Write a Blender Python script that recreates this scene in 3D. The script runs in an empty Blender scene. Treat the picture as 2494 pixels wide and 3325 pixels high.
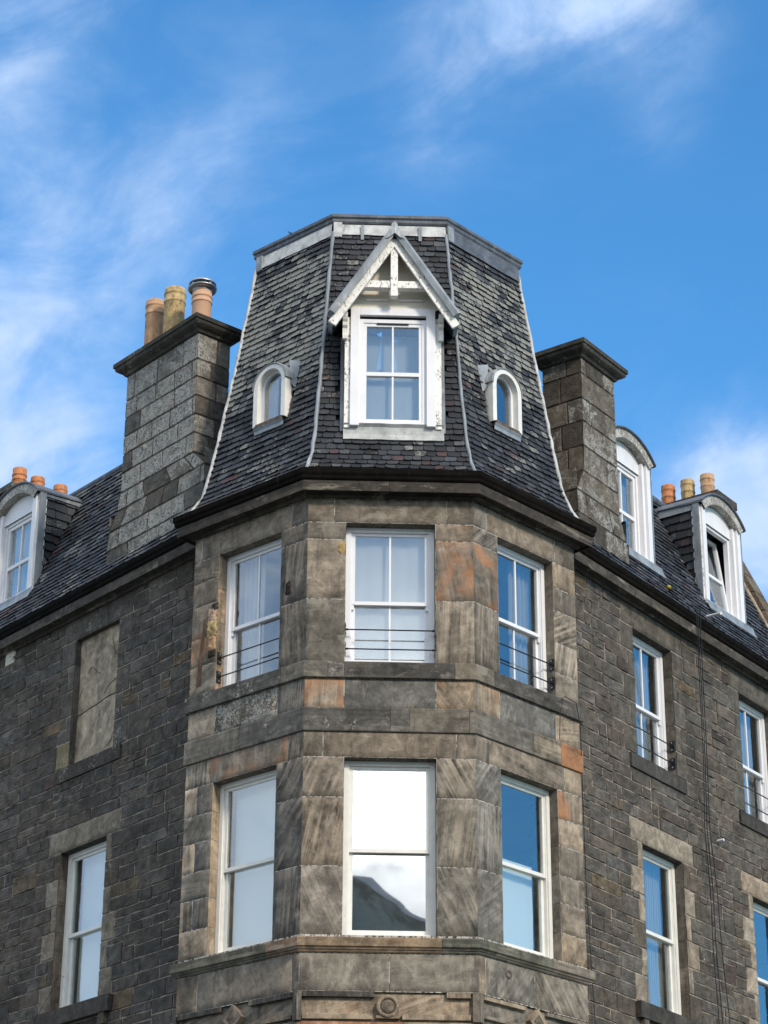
import bpy, math, random
from mathutils import Vector, Matrix, noise
R = math.radians
random.seed(7)
scene = bpy.context.scene
COL = scene.collection

# ------------------------------------------------------------------ camera
cam_d = bpy.data.cameras.new("camera")
cam = bpy.data.objects.new("camera", cam_d); COL.objects.link(cam)
F_PX = 7582.2; PITCH = 0.436458; ROLL = 0.00544
cam.location = (0, 0, 1.6)
cam.matrix_world = (Matrix.Translation((0, 0, 1.6)) @ Matrix.Rotation(math.pi/2 + PITCH, 4, 'X')
                    @ Matrix.Rotation(ROLL, 4, 'Z'))
cam_d.sensor_fit = 'VERTICAL'; cam_d.sensor_height = 24.0
cam_d.lens = 24.0 * F_PX / 3325.0
cam_d.clip_start = 0.1; cam_d.clip_end = 5000
scene.camera = cam

# ------------------------------------------------------------------ light
SUN_EL, SUN_AZ = 31.0, 36.0          # azimuth: degrees to the right, behind the camera
sd = Vector((math.sin(R(SUN_AZ))*math.cos(R(SUN_EL)), -math.cos(R(SUN_AZ))*math.cos(R(SUN_EL)), math.sin(R(SUN_EL))))
sun_d = bpy.data.lights.new("sun", 'SUN'); sun_d.energy = 2.5; sun_d.angle = R(9); sun_d.color = (1, .88, .74)
sun = bpy.data.objects.new("sun", sun_d); COL.objects.link(sun)
sun.rotation_euler = (-sd).to_track_quat('-Z', 'Y').to_euler(); sun.location = (10, -20, 40)
scene.view_settings.view_transform = 'Standard'; scene.view_settings.look = 'None'
scene.view_settings.exposure = 0.4; scene.view_settings.gamma = 1.0

def NT(tree):
    N, L = tree.nodes, tree.links
    def n(t, **k):
        x = N.new(t)
        for a, b in k.items():
            if a[0] == 'i' and a[1:].isdigit(): x.inputs[int(a[1:])].default_value = b
            else: setattr(x, a, b)
        return x
    def l(a, b):
        L.new(a, b)
    def math_(op, a, b=None, c=None, clamp=False):
        x = N.new('ShaderNodeMath'); x.operation = op; x.use_clamp = clamp
        for i, v in enumerate((a, b, c)):
            if v is None: continue
            if hasattr(v, 'is_linked'): L.new(v, x.inputs[i])
            else: x.inputs[i].default_value = v
        return x.outputs[0]
    def mixc(f, a, b, blend='MIX'):
        x = N.new('ShaderNodeMix'); x.data_type = 'RGBA'; x.blend_type = blend
        for s, v in ((x.inputs[0], f), (x.inputs[6], a), (x.inputs[7], b)):
            if hasattr(v, 'is_linked'): L.new(v, s)
            else: s.default_value = v if not isinstance(v, tuple) or len(v) == 4 else (*v, 1)
        return x.outputs[2]
    def ss(v, a, b):
        x = N.new('ShaderNodeMapRange'); x.interpolation_type = 'SMOOTHSTEP'
        L.new(v, x.inputs[0])
        for i, q in ((1, a), (2, b)):
            if hasattr(q, 'is_linked'): L.new(q, x.inputs[i])
            else: x.inputs[i].default_value = q
        return x.outputs[0]
    def noise_(vec, sc, det=4, rough=.55, dist=0.):
        x = N.new('ShaderNodeTexNoise'); x.inputs['Scale'].default_value = sc
        x.inputs['Detail'].default_value = det; x.inputs['Roughness'].default_value = rough
        x.inputs['Distortion'].default_value = dist
        if vec is not None: L.new(vec, x.inputs['Vector'])
        return x.outputs['Fac']
    def vmul(v, s):
        x = N.new('ShaderNodeVectorMath'); x.operation = 'MULTIPLY'; L.new(v, x.inputs[0]); x.inputs[1].default_value = s
        return x.outputs[0]
    return n, l, math_, mixc, ss, noise_, vmul

# ------------------------------------------------------------------ sky
world = bpy.data.worlds.new("World"); scene.world = world; world.use_nodes = True
wt = world.node_tree; wt.nodes.clear()
n, l, m_, mixc, ss, noise_, vmul = NT(wt)
sky = n('ShaderNodeTexSky', sky_type='NISHITA', sun_disc=False, sun_elevation=R(SUN_EL), sun_rotation=R(180-SUN_AZ))
sky.air_density = 1.0; sky.dust_density = 0.35; sky.ozone_density = 2.5; sky.altitude = 60
tc = n('ShaderNodeTexCoord'); sep = n('ShaderNodeSeparateXYZ'); l(tc.outputs['Generated'], sep.inputs[0])
az = m_('MULTIPLY', m_('ARCTAN2', sep.outputs[0], sep.outputs[1]), 57.2958)
el = m_('MULTIPLY', m_('ARCSINE', sep.outputs[2]), 57.2958)
gen = tc.outputs['Generated']
def blob(a0, e0, sa, se, amp, rot=0.):
    da = m_('SUBTRACT', az, a0); de = m_('SUBTRACT', el, e0)
    c, s_ = math.cos(R(rot)), math.sin(R(rot))
    u = m_('ADD', m_('MULTIPLY', da, c/sa), m_('MULTIPLY', de, s_/sa))
    v = m_('ADD', m_('MULTIPLY', da, -s_/se), m_('MULTIPLY', de, c/se))
    r2 = m_('ADD', m_('MULTIPLY', u, u), m_('MULTIPLY', v, v))
    return m_('MULTIPLY', m_('EXPONENT', m_('MULTIPLY', r2, -1.)), amp)
blobs = [(-84, 15.5, 24, 5.0, 2.0, 0), (6.0, 37.2, 3.6, 1.6, 1.35, 6), (1.6, 35.0, 2.0, 1.6, .45, 60), (10.0, 24.6, 3.0, 2.2, 1.7, -20),
         (8.2, 34.6, 1.5, 1.2, .3, 40),
         (-11.8, 34.8, 2.4, 2.6, .26, 30), (-7.6, 31.0, 4.2, 1.2, .22, 24), (-12.0, 30.0, 3, 1.4, .22, 20), (-11.5, 27.2, 4.4, 1.9, .80, 8),
         (-12.0, 24.6, 4.5, 2.2, .62, 0), (-5.0, 33.6, 3.0, 1.2, .25, 35), (0.8, 30.6, 1.6, .5, .3, -40),
         (175.5, 17.0, 3.6, 3.0, 2.2, 0)]
mask = None
for b in blobs:
    o = blob(*b); mask = o if mask is None else m_('ADD', mask, o)
comb = n('ShaderNodeCombineXYZ')
ca = m_('ADD', m_('MULTIPLY', az, .16), m_('MULTIPLY', el, .10)); cb = m_('ADD', m_('MULTIPLY', el, .34), m_('MULTIPLY', az, -.12))
l(ca, comb.inputs[0]); l(cb, comb.inputs[1])
wisp = noise_(comb.outputs[0], 1.0, 9, .6, .55)
comb2 = n('ShaderNodeCombineXYZ'); l(m_('MULTIPLY', az, .5), comb2.inputs[0]); l(m_('MULTIPLY', el, .6), comb2.inputs[1])
puff = noise_(comb2.outputs[0], 1.0, 10, .55, .2)
wn = m_('ADD', m_('MULTIPLY', wisp, .65), m_('MULTIPLY', puff, .35))
cl = m_('MULTIPLY', ss(wn, .08, .80), mask)
cl = m_('MULTIPLY', cl, 1.15)
veil = m_('MULTIPLY', ss(m_('ADD', m_('MULTIPLY', az, -1.), m_('MULTIPLY', el, -.35)), -15., 5.), .62)
faint = m_('ADD', m_('MULTIPLY', ss(wisp, .35, .85), .16), m_('MULTIPLY', veil, ss(wisp, .1, .75)))
cl = ss(m_('ADD', cl, faint), 0.0, 1.15)
# unseen broken cloud added overhead and behind the camera to whiten ambient light
aab = m_('ABSOLUTE', az)
high = ss(el, 40., 52.)
behind = m_('MULTIPLY', ss(aab, 100., 125.), ss(el, 2., 8.))
leftc = m_('MULTIPLY', ss(m_('MULTIPLY', az, -1.), 30., 60.), m_('SUBTRACT', 1., ss(el, 19., 23.)))
behind = m_('MULTIPLY', behind, m_('SUBTRACT', 1., blob(176, 27.5, 16, 6, .8)))
zone = m_('MAXIMUM', m_('MAXIMUM', m_('MULTIPLY', high, .9), behind), m_('MULTIPLY', leftc, .6))
big = ss(noise_(vmul(gen, (1, 1, 2.0)), 2.4, 8, .55, .3), .30, .52)
cl = m_('MAXIMUM', cl, m_('MULTIPLY', m_('MULTIPLY', big, zone), .95))
hs = n('ShaderNodeHueSaturation'); l(sky.outputs[0], hs.inputs['Color'])
hs.inputs['Saturation'].default_value = 1.0; hs.inputs['Hue'].default_value = .5
skyc = mixc(1.0, hs.outputs[0], (.45, 1.0, 1.27, 1), 'MULTIPLY')
SKYS = 0.15
k = 1.0/SKYS
cloudc = mixc(ss(puff, .3, .75), (.33*k, .50*k, .80*k, 1), (.48*k, .61*k, .83*k, 1))
glare = m_('MULTIPLY', m_('MULTIPLY', blob(175.5, 18.2, 4.2, 3.0, 1.0), ss(puff, .1, .6)), 4.6*k)
back = m_('MAXIMUM', ss(m_('ABSOLUTE', az), 50., 130.), high)   # rear and overhead clouds brightened to add neutral ambient light
br = n('ShaderNodeCombineXYZ'); bf = m_('ADD', 1., m_('MULTIPLY', back, 1.25)); [l(bf, br.inputs[i]) for i in range(3)]
cloudc = mixc(1.0, cloudc, br.outputs[0], 'MULTIPLY'); cloudc = mixc(m_('MULTIPLY', back, .8), cloudc, (1.15*k, 1.10*k, 1.02*k, 1))
out = mixc(cl, skyc, cloudc)
gcol = n('ShaderNodeCombineXYZ'); l(glare, gcol.inputs[0]); l(glare, gcol.inputs[1]); l(glare, gcol.inputs[2])
out = mixc(1.0, out, gcol.outputs[0], 'ADD')
bg = n('ShaderNodeBackground'); l(out, bg.inputs[0]); bg.inputs[1].default_value = SKYS
wo = n('ShaderNodeOutputWorld'); l(bg.outputs[0], wo.inputs[0])

# ------------------------------------------------------------------ frames (facade planes)
def V2(x, y): return Vector((x, y))
EL, ER, WL, WR = V2(-.894, 25.0), V2(1.052, 25.073), V2(-2.316, 26.26), V2(2.352, 26.442)
def outn(t): return V2(t.y, -t.x)
FR = {}
def frame(name, o, t): FR[name] = (o.copy(), t.normalized())
frame('F', EL, ER-EL); frame('CL', WL, EL-WL); frame('CR', ER, WR-ER)
frame('LW', V2(-2.088, 26.453), V2(.646, -.7633)); frame('RW', V2(2.083, 26.627), V2(.5863, .8101))
WF, WCL, WCR = (ER-EL).length, (EL-WL).length, (WR-ER).length
def W(fr, s, z, d=0.):
    o, t = FR[fr]; q = o + t*s + outn(t)*d
    return Vector((q.x, q.y, z))

# ------------------------------------------------------------------ mesh builder
class MB:
    def __init__(s): s.v = []; s.f = []; s.t = []; s.x = []; s.uv = []; s.sm = []
    def face(s, pts, tint=(1, 1, 1), fx=(0, 0, 0), uv=None, smooth=False):
        b = len(s.v); s.v += [tuple(p) for p in pts]; s.f.append(tuple(range(b, b+len(pts))))
        s.t.append(tint); s.x.append(fx); s.sm.append(smooth)
        if uv is None:
            p0 = Vector(pts[0]); e = (Vector(pts[1])-p0)
            e = e.normalized() if e.length > 1e-9 else Vector((1, 0, 0))
            nn = (Vector(pts[2])-p0).cross(e); nn = nn.normalized() if nn.length > 1e-12 else Vector((0, 0, 1))
            g = nn.cross(e)
            h = (p0.x*3.1+p0.y*1.7) % 5
            uv = [((Vector(p)-p0).dot(e)+h, (Vector(p)-p0).dot(g)+p0.z) for p in pts]
        s.uv.append(uv)
    def mesh_grid(s, P, tint=(1, 1, 1), fx=(0, 0, 0), UV=None, smooth=True):
        """P[i][j] grid of points sharing vertices"""
        b = len(s.v); ni, nj = len(P), len(P[0])
        for r in P: s.v += [tuple(p) for p in r]
        for i in range(ni-1):
            for j in range(nj-1):
                s.f.append((b+i*nj+j, b+i*nj+j+1, b+(i+1)*nj+j+1, b+(i+1)*nj+j))
                s.t.append(tint); s.x.append(fx); s.sm.append(smooth)
                if UV: s.uv.append([UV[i][j], UV[i][j+1], UV[i+1][j+1], UV[i+1][j]])
                else: s.uv.append([(i*.1, j*.1), (i*.1, j*.1+.1), (i*.1+.1, j*.1+.1), (i*.1+.1, j*.1)])
    def hexa(s, p, tint=(1, 1, 1), fx=(0, 0, 0)):
        """8 points: 0-3 front (ccw seen from outside), 4-7 back"""
        for q in ((0, 1, 2, 3), (5, 4, 7, 6), (4, 0, 3, 7), (1, 5, 6, 2), (3, 2, 6, 7), (4, 5, 1, 0)):
            s.face([p[i] for i in q], tint, fx)
    def box(s, fr, s0, s1, z0, z1, d0, d1, tint=(1, 1, 1), fx=(0, 0, 0)):
        """d0 back, d1 front"""
        s.hexa([W(fr, s0, z0, d1), W(fr, s1, z0, d1), W(fr, s1, z1, d1), W(fr, s0, z1, d1),
                W(fr, s0, z0, d0), W(fr, s1, z0, d0), W(fr, s1, z1, d0), W(fr, s0, z1, d0)], tint, fx)
    def beam(s, a, b, w, up, h, tint=(1, 1, 1), fx=(0, 0, 0)):
        """bar from a to b, section w (side) x h (along up), centred"""
        a, b = Vector(a), Vector(b); d = (b-a).normalized(); up = Vector(up); up = (up-d*up.dot(d)).normalized(); sd_ = d.cross(up)
        q = [(-w/2, -h/2), (w/2, -h/2), (w/2, h/2), (-w/2, h/2)]
        s.hexa([b+sd_*x+up*y for x, y in q] + [a+sd_*x+up*y for x, y in q], tint, fx)
    def tube(s, pts, r, n=8, tint=(1, 1, 1), fx=(0, 0, 0), caps=True):
        pts = [Vector(p) for p in pts]; rings = []
        for i, p in enumerate(pts):
            d = (pts[min(i+1, len(pts)-1)]-pts[max(i-1, 0)]).normalized()
            a = Vector((0, 0, 1)) if abs(d.z) < .9 else Vector((1, 0, 0))
            u = d.cross(a).normalized(); v = d.cross(u)
            rr = r[i] if isinstance(r, (list, tuple)) else r
            rings.append([p+(u*math.cos(2*math.pi*k/n)+v*math.sin(2*math.pi*k/n))*rr for k in range(n+1)])
        s.mesh_grid(rings, tint, fx)
        if caps:
            s.face(rings[0][:n], tint, fx); s.face(rings[-1][:n][::-1], tint, fx)
    def lathe(s, c, prof, n=28, tint=(1, 1, 1), fx=(0, 0, 0)):
        c = Vector(c)
        s.mesh_grid([[c+Vector((math.cos(2*math.pi*k/n)*r, math.sin(2*math.pi*k/n)*r, z)) for k in range(n+1)] for r, z in prof], tint, fx,
                    UV=[[(k/n*.8, z) for k in range(n+1)] for r, z in prof])
    def split(s, gap=.012):
        n_ = len(s.f); bb = []
        for f in s.f:
            p = [s.v[i] for i in f]; bb.append([min(q[k] for q in p)-gap for k in range(3)]+[max(q[k] for q in p)+gap for k in range(3)])
        par = list(range(n_))
        def fd(i):
            while par[i] != i: par[i] = par[par[i]]; i = par[i]
            return i
        for i in range(n_):
            for j in range(i):
                if fd(i) != fd(j) and all(bb[i][k] <= bb[j][k+3] and bb[j][k] <= bb[i][k+3] for k in range(3)): par[fd(i)] = fd(j)
        g = {}
        for i in range(n_): g.setdefault(fd(i), []).append(i)
        out = []
        for ids in g.values():
            m = MB(); mp = {}
            for i in ids:
                for k in s.f[i]:
                    if k not in mp: mp[k] = len(m.v); m.v.append(s.v[k])
                m.f.append(tuple(mp[k] for k in s.f[i])); m.t.append(s.t[i]); m.x.append(s.x[i]); m.sm.append(s.sm[i]); m.uv.append(s.uv[i])
            out.append(m)
        return out
    def builds(s, name, mat, parent=None, **kw): return [m.build(name, mat, parent, origin=m.v[0], **kw) for m in s.split()]
    def build(s, name, mat, parent=None, origin=None, bevel=0., label=None):
        me = bpy.data.meshes.new(name)
        o = bpy.data.objects.new(name, me); COL.objects.link(o)
        off = Vector(origin) if origin is not None else Vector((0, 0, 0))
        me.from_pydata([tuple(Vector(p)-off) for p in s.v], [], s.f)
        me.materials.append(mat)
        ct = me.color_attributes.new('tint', 'FLOAT_COLOR', 'CORNER'); cf = me.color_attributes.new('fx', 'FLOAT_COLOR', 'CORNER')
        uvl = me.uv_layers.new(name='g')
        a, b, u = [], [], []
        for f, t, x, q in zip(s.f, s.t, s.x, s.uv):
            for i in range(len(f)):
                a += [t[0], t[1], t[2], 1]; b += [x[0], x[1], x[2], 1]; u += [q[i][0], q[i][1]]
        ct.data.foreach_set('color', a); cf.data.foreach_set('color', b); uvl.data.foreach_set('uv', u)
        me.polygons.foreach_set('use_smooth', s.sm)
        me.update()
        if bevel:
            w = o.modifiers.new('weld', 'WELD'); w.merge_threshold = .0002
            m = o.modifiers.new('bevel', 'BEVEL'); m.width = bevel; m.segments = 2; m.limit_method = 'ANGLE'; m.angle_limit = R(40)
        o.location = off
        if parent is not None:
            o.parent = parent; o.location = off - wloc(parent)
        if label: o['label'] = label
        return o
def wloc(o):
    v = Vector(o.location)
    while o.parent: o = o.parent; v = v + o.location
    return v
def thing(o, label, cat, group=None):
    o['label'] = label; o['category'] = cat
    if group: o['group'] = group
    return o
def empty(name, loc, parent=None):
    o = bpy.data.objects.new(name, None); COL.objects.link(o); o.location = loc; o.empty_display_size = .3
    if parent: o.parent = parent; o.location = Vector(loc)-wloc(parent)
    return o

# ------------------------------------------------------------------ materials
def newmat(name):
    m = bpy.data.materials.new(name); m.use_nodes = True; t = m.node_tree; t.nodes.clear()
    f = NT(t); n, l = f[0], f[1]
    b = n('ShaderNodeBsdfPrincipled'); o = n('ShaderNodeOutputMaterial'); l(b.outputs[0], o.inputs[0])
    return m, b, f
def attr(n, name): return n('ShaderNodeAttribute', attribute_name=name).outputs
def bump(n, l, b, h, st, dist=.01):
    x = n('ShaderNodeBump'); x.inputs['Strength'].default_value = st; x.inputs['Distance'].default_value = dist
    l(h, x.inputs['Height']); l(x.outputs[0], b.inputs['Normal'])

def stone_mat(name, rough=False):
    m, b, (n, l, m_, mixc, ss, noise_, vmul) = newmat(name)
    tint = attr(n, 'tint'); fx = attr(n, 'fx')
    sp = n('ShaderNodeSeparateColor'); l(fx['Color'], sp.inputs[0])
    uv = n('ShaderNodeUVMap', uv_map='g').outputs[0]
    oc = n('ShaderNodeTexCoord').outputs['Object']
    # bedding stripes, direction turned block by block through the UVs
    st1 = noise_(vmul(uv, (1, .035, 1)), 26, 3, .6, .15)
    st2 = noise_(vmul(uv, (1, .06, 1)), 9, 4, .6, .5)
    stripe = m_('MULTIPLY', m_('SUBTRACT', m_('ADD', m_('MULTIPLY', ss(st1, .34, .66), .5), m_('MULTIPLY', ss(st2, .36, .64), .5)), .5), 1.15)
    stripe = m_('MULTIPLY', m_('MULTIPLY', stripe, sp.outputs[0]), m_('ADD', .35, ss(noise_(uv, 1.7, 3, .5), .38, .6)))
    mot = noise_(oc, 2.3, 6, .62, .3)
    mot2 = noise_(uv, 9, 6, .65, .2)
    grain = noise_(oc, 95, 3, .7)
    val = m_('ADD', 1.0, m_('MULTIPLY', m_('SUBTRACT', mot, .5), 1.7 if not rough else 1.1))
    val = m_('ADD', val, m_('MULTIPLY', m_('SUBTRACT', mot2, .5), 1.5))
    mid = ss(noise_(oc, 5.5, 7, .7, .8), .46, .6); val = m_('MULTIPLY', val, m_('ADD', .80, m_('MULTIPLY', mid, .34)))
    val = m_('ADD', val, m_('MULTIPLY', m_('SUBTRACT', grain, .5), .75 if not rough else 1.3))
    val = m_('ADD', val, stripe)
    val = m_('MAXIMUM', val, .22)
    comb = n('ShaderNodeCombineXYZ'); [l(val, comb.inputs[i]) for i in range(3)]
    c = mixc(1.0, tint['Color'], comb.outputs[0], 'MULTIPLY')
    # pale bedding is warmer than the dark
    c = mixc(m_('MULTIPLY', m_('MAXIMUM', stripe, 0.), .5, clamp=True), c, (.42, .33, .23, 1))
    if not rough:
        ws = ss(noise_(vmul(uv, (1, .35, 1)), 5.5, 7, .7, .9), .54, .66); c = mixc(m_('MULTIPLY', ws, .38), c, (.36, .32, .26, 1))
        sk = ss(noise_(vmul(oc, (1, 1, .3)), 3.1, 7, .68, .5), .52, .66); c = mixc(m_('MULTIPLY', sk, .42), c, (.045, .040, .034, 1))
    else:
        gs = ss(noise_(oc, 1.1, 5, .6, .4), .5, .68); c = mixc(m_('MULTIPLY', gs, .40), c, (.045, .042, .038, 1))
    # iron-orange zones
    om = ss(m_('ADD', noise_(uv, 2.2, 3, .5, .4), m_('MULTIPLY', sp.outputs[1], .55)), .62, .90)
    om = m_('MULTIPLY', om, ss(sp.outputs[1], 0., .3))
    og = mixc(noise_(uv, 20, 4), (.30, .115, .045, 1), (.42, .22, .11, 1))
    c = mixc(m_('MULTIPLY', om, .85), c, og)
    # pale lichen / tooled arrises worn bright
    ln = noise_(oc, 30, 5, .75, .6); lz = noise_(oc, 4.0, 3, .6)
    lm = ss(m_('ADD', m_('ADD', m_('MULTIPLY', ln, .75), m_('MULTIPLY', lz, .5)), m_('MULTIPLY', sp.outputs[2], .27)), .80, .89)
    lm = m_('MULTIPLY', lm, ss(sp.outputs[2], 0., .12))
    c = mixc(m_('MULTIPLY', lm, .85), c, (.40, .39, .345, 1))
    if rough:
        sq = ss(noise_(oc, 26, 4, .6, 1.6), .38, .56); pm = ss(m_('ADD', noise_(oc, 3.2, 4, .6, .5), m_('MULTIPLY', sp.outputs[2], .25)), .66, .72)
        lc_ = mixc(sq, (.085, .075, .062, 1), mixc(noise_(oc, 5, 2), (.34, .33, .30, 1), (.56, .55, .50, 1)))
        c = mixc(m_('MULTIPLY', m_('MULTIPLY', pm, ss(sp.outputs[2], .4, .55)), .92), c, lc_)
    # crusted dark veins between the lichen
    vn = ss(m_('ABSOLUTE', m_('SUBTRACT', noise_(oc, 30, 3, .6, 1.2), .5)), .015, .06)
    c = mixc(m_('MULTIPLY', m_('MULTIPLY', m_('SUBTRACT', 1., vn), ss(sp.outputs[2], .3, .8)), .0 if rough else .85), c, (.02, .018, .016, 1))
    # dark sooty runs
    dn = noise_(vmul(oc, (1, 1, .16)), 6, 5, .65, .2)
    c = mixc(m_('MULTIPLY', ss(dn, .56, .74), .5), c, (.035, .031, .027, 1))
    # dark pits
    pit = ss(noise_(oc, 42, 2, .5), .70, .74)
    c = mixc(m_('MULTIPLY', pit, .5), c, (.03, .027, .024, 1))
    l(c, b.inputs['Base Color']); b.inputs['Roughness'].default_value = .92
    b.inputs['Specular IOR Level'].default_value = .2
    h = m_('ADD', m_('MULTIPLY', grain, .5), m_('ADD', m_('MULTIPLY', ln, .5 if not rough else .8), m_('MULTIPLY', mot2, .9 if rough else .3)))
    bump(n, l, b, h, .55 if not rough else 1.0, .012 if not rough else .03)
    return m
def plain(name, col, rough=.6, var=.15, sc=8, metal=0., bs=.15, spec=.5, dirt=None, stretch=(1, 1, 1)):
    m, b, (n, l, m_, mixc, ss, noise_, vmul) = newmat(name)
    oc = n('ShaderNodeTexCoord').outputs['Object']
    nz = noise_(vmul(oc, stretch), sc, 6, .6, .2)
    lo = tuple(c*(1-var) for c in col); hi = tuple(min(1, c*(1+var)) for c in col)
    c = mixc(ss(nz, .3, .7), (*lo, 1), (*hi, 1))
    if dirt:
        c = mixc(m_('MULTIPLY', ss(noise_(vmul(oc, (1, 1, .3)), sc*1.7, 6, .7), dirt[1], dirt[1]+.1), dirt[2]), c, (*dirt[0], 1))
    l(c, b.inputs['Base Color']); b.inputs['Roughness'].default_value = rough; b.inputs['Metallic'].default_value = metal
    b.inputs['Specular IOR Level'].default_value = spec
    if bs: bump(n, l, b, noise_(oc, sc*5, 4, .6), bs, .01)
    return m
def tinted(name, rough=.6, var=.2, sc=8, lichen=True):
    m, b, (n, l, m_, mixc, ss, noise_, vmul) = newmat(name)
    tint = attr(n, 'tint'); fx = attr(n, 'fx'); sp = n('ShaderNodeSeparateColor'); l(fx['Color'], sp.inputs[0])
    oc = n('ShaderNodeTexCoord').outputs['Object']
    v = m_('ADD', 1., m_('MULTIPLY', m_('SUBTRACT', noise_(oc, sc, 5, .65), .5), var*6))
    v = m_('MAXIMUM', v, .3)
    comb = n('ShaderNodeCombineXYZ'); [l(v, comb.inputs[i]) for i in range(3)]
    c = mixc(1., tint['Color'], comb.outputs[0], 'MULTIPLY')
    if lichen:
        ln = noise_(vmul(oc, (1, 1, 1)), 34, 5, .75, .5); lz = noise_(oc, 1.6, 4, .6, .3)
        lm = ss(m_('ADD', m_('ADD', m_('MULTIPLY', ln, .55), m_('MULTIPLY', lz, .6)), m_('MULTIPLY', sp.outputs[2], .30)), .74, .80)
        lm = m_('MULTIPLY', lm, ss(sp.outputs[2], 0., .1))
        c = mixc(m_('MULTIPLY', lm, .8), c, mixc(noise_(oc, 7, 2), (.17, .172, .145, 1), (.30, .30, .27, 1)))
        run = noise_(vmul(oc, (1, 1, .2)), 11, 4, .6)
        c = mixc(m_('MULTIPLY', ss(run, .58, .72), .5), c, (.012, .012, .014, 1))
        bump(n, l, b, m_('ADD', ln, noise_(oc, 60, 3)), .35, .008)
    l(c, b.inputs['Base Color']); b.inputs['Roughness'].default_value = rough
    b.inputs['Specular IOR Level'].default_value = .35
    return m
M = {}
M['ashlar'] = stone_mat('sandstone_ashlar'); M['rubble'] = stone_mat('whinstone_rubble', True)
M['mortar'] = plain('lime_mortar', (.30, .25, .195), .95, .25, 14, bs=.5, dirt=((.07, .06, .05), .54, .8))
M['pointing'] = plain('white_pointing', (.42, .39, .34), .95, .25, 14, bs=.3, dirt=((.03, .027, .024), .47, .95), stretch=(.4, .4, .4))
M['slate'] = tinted('slate', .62, .16, 6)
M['under'] = plain('roof_felt', (.012, .012, .013), .9, .2)
M['lead'] = plain('weathered_lead', (.20, .225, .245), .5, .32, 5, .0, .25, .4, dirt=((.40, .42, .42), .55, .6), stretch=(1, 1, .4))
M['leadpale'] = plain('oxidised_lead', (.42, .43, .42), .6, .25, 7, .0, .25, .4, dirt=((.15, .16, .17), .56, .6))
M['leaddark'] = plain('dark_lead', (.075, .085, .10), .5, .35, 6, .0, .25, .4, dirt=((.22, .23, .24), .58, .5))
M['iron'] = plain('black_gutter_paint', (.007, .006, .005), .85, .3, 9, 0, .1, .03, dirt=((.04, .04, .04), .6, .5))
M['upvc'] = plain('white_upvc', (.70, .70, .71), .32, .04, 3, 0, 0, .5, dirt=((.45, .44, .41), .60, .35))
M['wood'] = plain('cream_painted_wood', (.68, .67, .62), .45, .06, 9, 0, .06, .5, dirt=((.42, .38, .30), .62, .45))
def peeling(name='peeling_white_paint', thr=.60, c0=(.66, .65, .60, 1), c1=(.82, .81, .77, 1)):
    m, b, (n, l, m_, mixc, ss, noise_, vmul) = newmat(name)
    oc = n('ShaderNodeTexCoord').outputs['Object']
    a = noise_(vmul(oc, (1, 1, .6)), 34, 6, .75, .8); a2 = noise_(oc, 3.5, 3)
    msk = ss(m_('ADD', m_('MULTIPLY', a, .8), m_('MULTIPLY', a2, .3)), thr, thr+.02)
    c = mixc(noise_(oc, 6), c0, c1)
    c = mixc(m_('MULTIPLY', msk, .9), c, mixc(noise_(oc, 30), (.10, .085, .07, 1), (.30, .26, .21, 1)))
    l(c, b.inputs['Base Color']); b.inputs['Roughness'].default_value = .6
    bump(n, l, b, m_('SUBTRACT', 1., msk), .5, .004)
    return m
M['peel'] = peeling()
M['weathered'] = peeling('weathered_grey_paint', .535, (.34, .33, .29, 1), (.60, .59, .54, 1))
M['cream'] = plain('cream_panel_paint', (.66, .62, .52), .55, .06, 4, 0, .05, .4)
M['sillwood'] = plain('bare_brown_timber', (.11, .08, .06), .8, .4, 14, 0, .4, .2)
M['black'] = plain('black_rail_paint', (.008, .008, .010), .3, .2, 20, 0, 0, .5)
M['cable'] = plain('black_cable', (.01, .01, .01), .6, .2, 20, 0, 0, .4)
M['steel'] = plain('stainless_steel', (.36, .37, .39), .42, .1, 20, 1., .05, .5)
M['plaster'] = plain('interior_plaster', (.30, .28, .25), .9, .1, 2, 0, 0, .2)
M['net'] = None
def fabric(name, col, alpha, sc=60):
    m = bpy.data.materials.new(name); m.use_nodes = True; t = m.node_tree; t.nodes.clear()
    n, l, m_, mixc, ss, noise_, vmul = NT(t)
    d = n('ShaderNodeBsdfDiffuse'); d.inputs[0].default_value = (*col, 1)
    tr = n('ShaderNodeBsdfTranslucent'); tr.inputs[0].default_value = (*col, 1)
    tp = n('ShaderNodeBsdfTransparent'); mx = n('ShaderNodeMixShader'); mx.inputs[0].default_value = .35
    l(d.outputs[0], mx.inputs[1]); l(tr.outputs[0], mx.inputs[2])
    m2 = n('ShaderNodeMixShader'); m2.inputs[0].default_value = alpha
    l(tp.outputs[0], m2.inputs[1]); l(mx.outputs[0], m2.inputs[2])
    o = n('ShaderNodeOutputMaterial'); l(m2.outputs[0], o.inputs[0]); return m
M['net'] = fabric('net_curtain', (.80, .80, .80), .62)
M['blind'] = fabric('pale_roller_blind', (.90, .98, .94), 1.)
M['whiteblind'] = fabric('white_blind', (.8, .8, .8), 1.)
M['curtain'] = fabric('grey_curtain', (.42, .42, .40), 1.)
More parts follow.
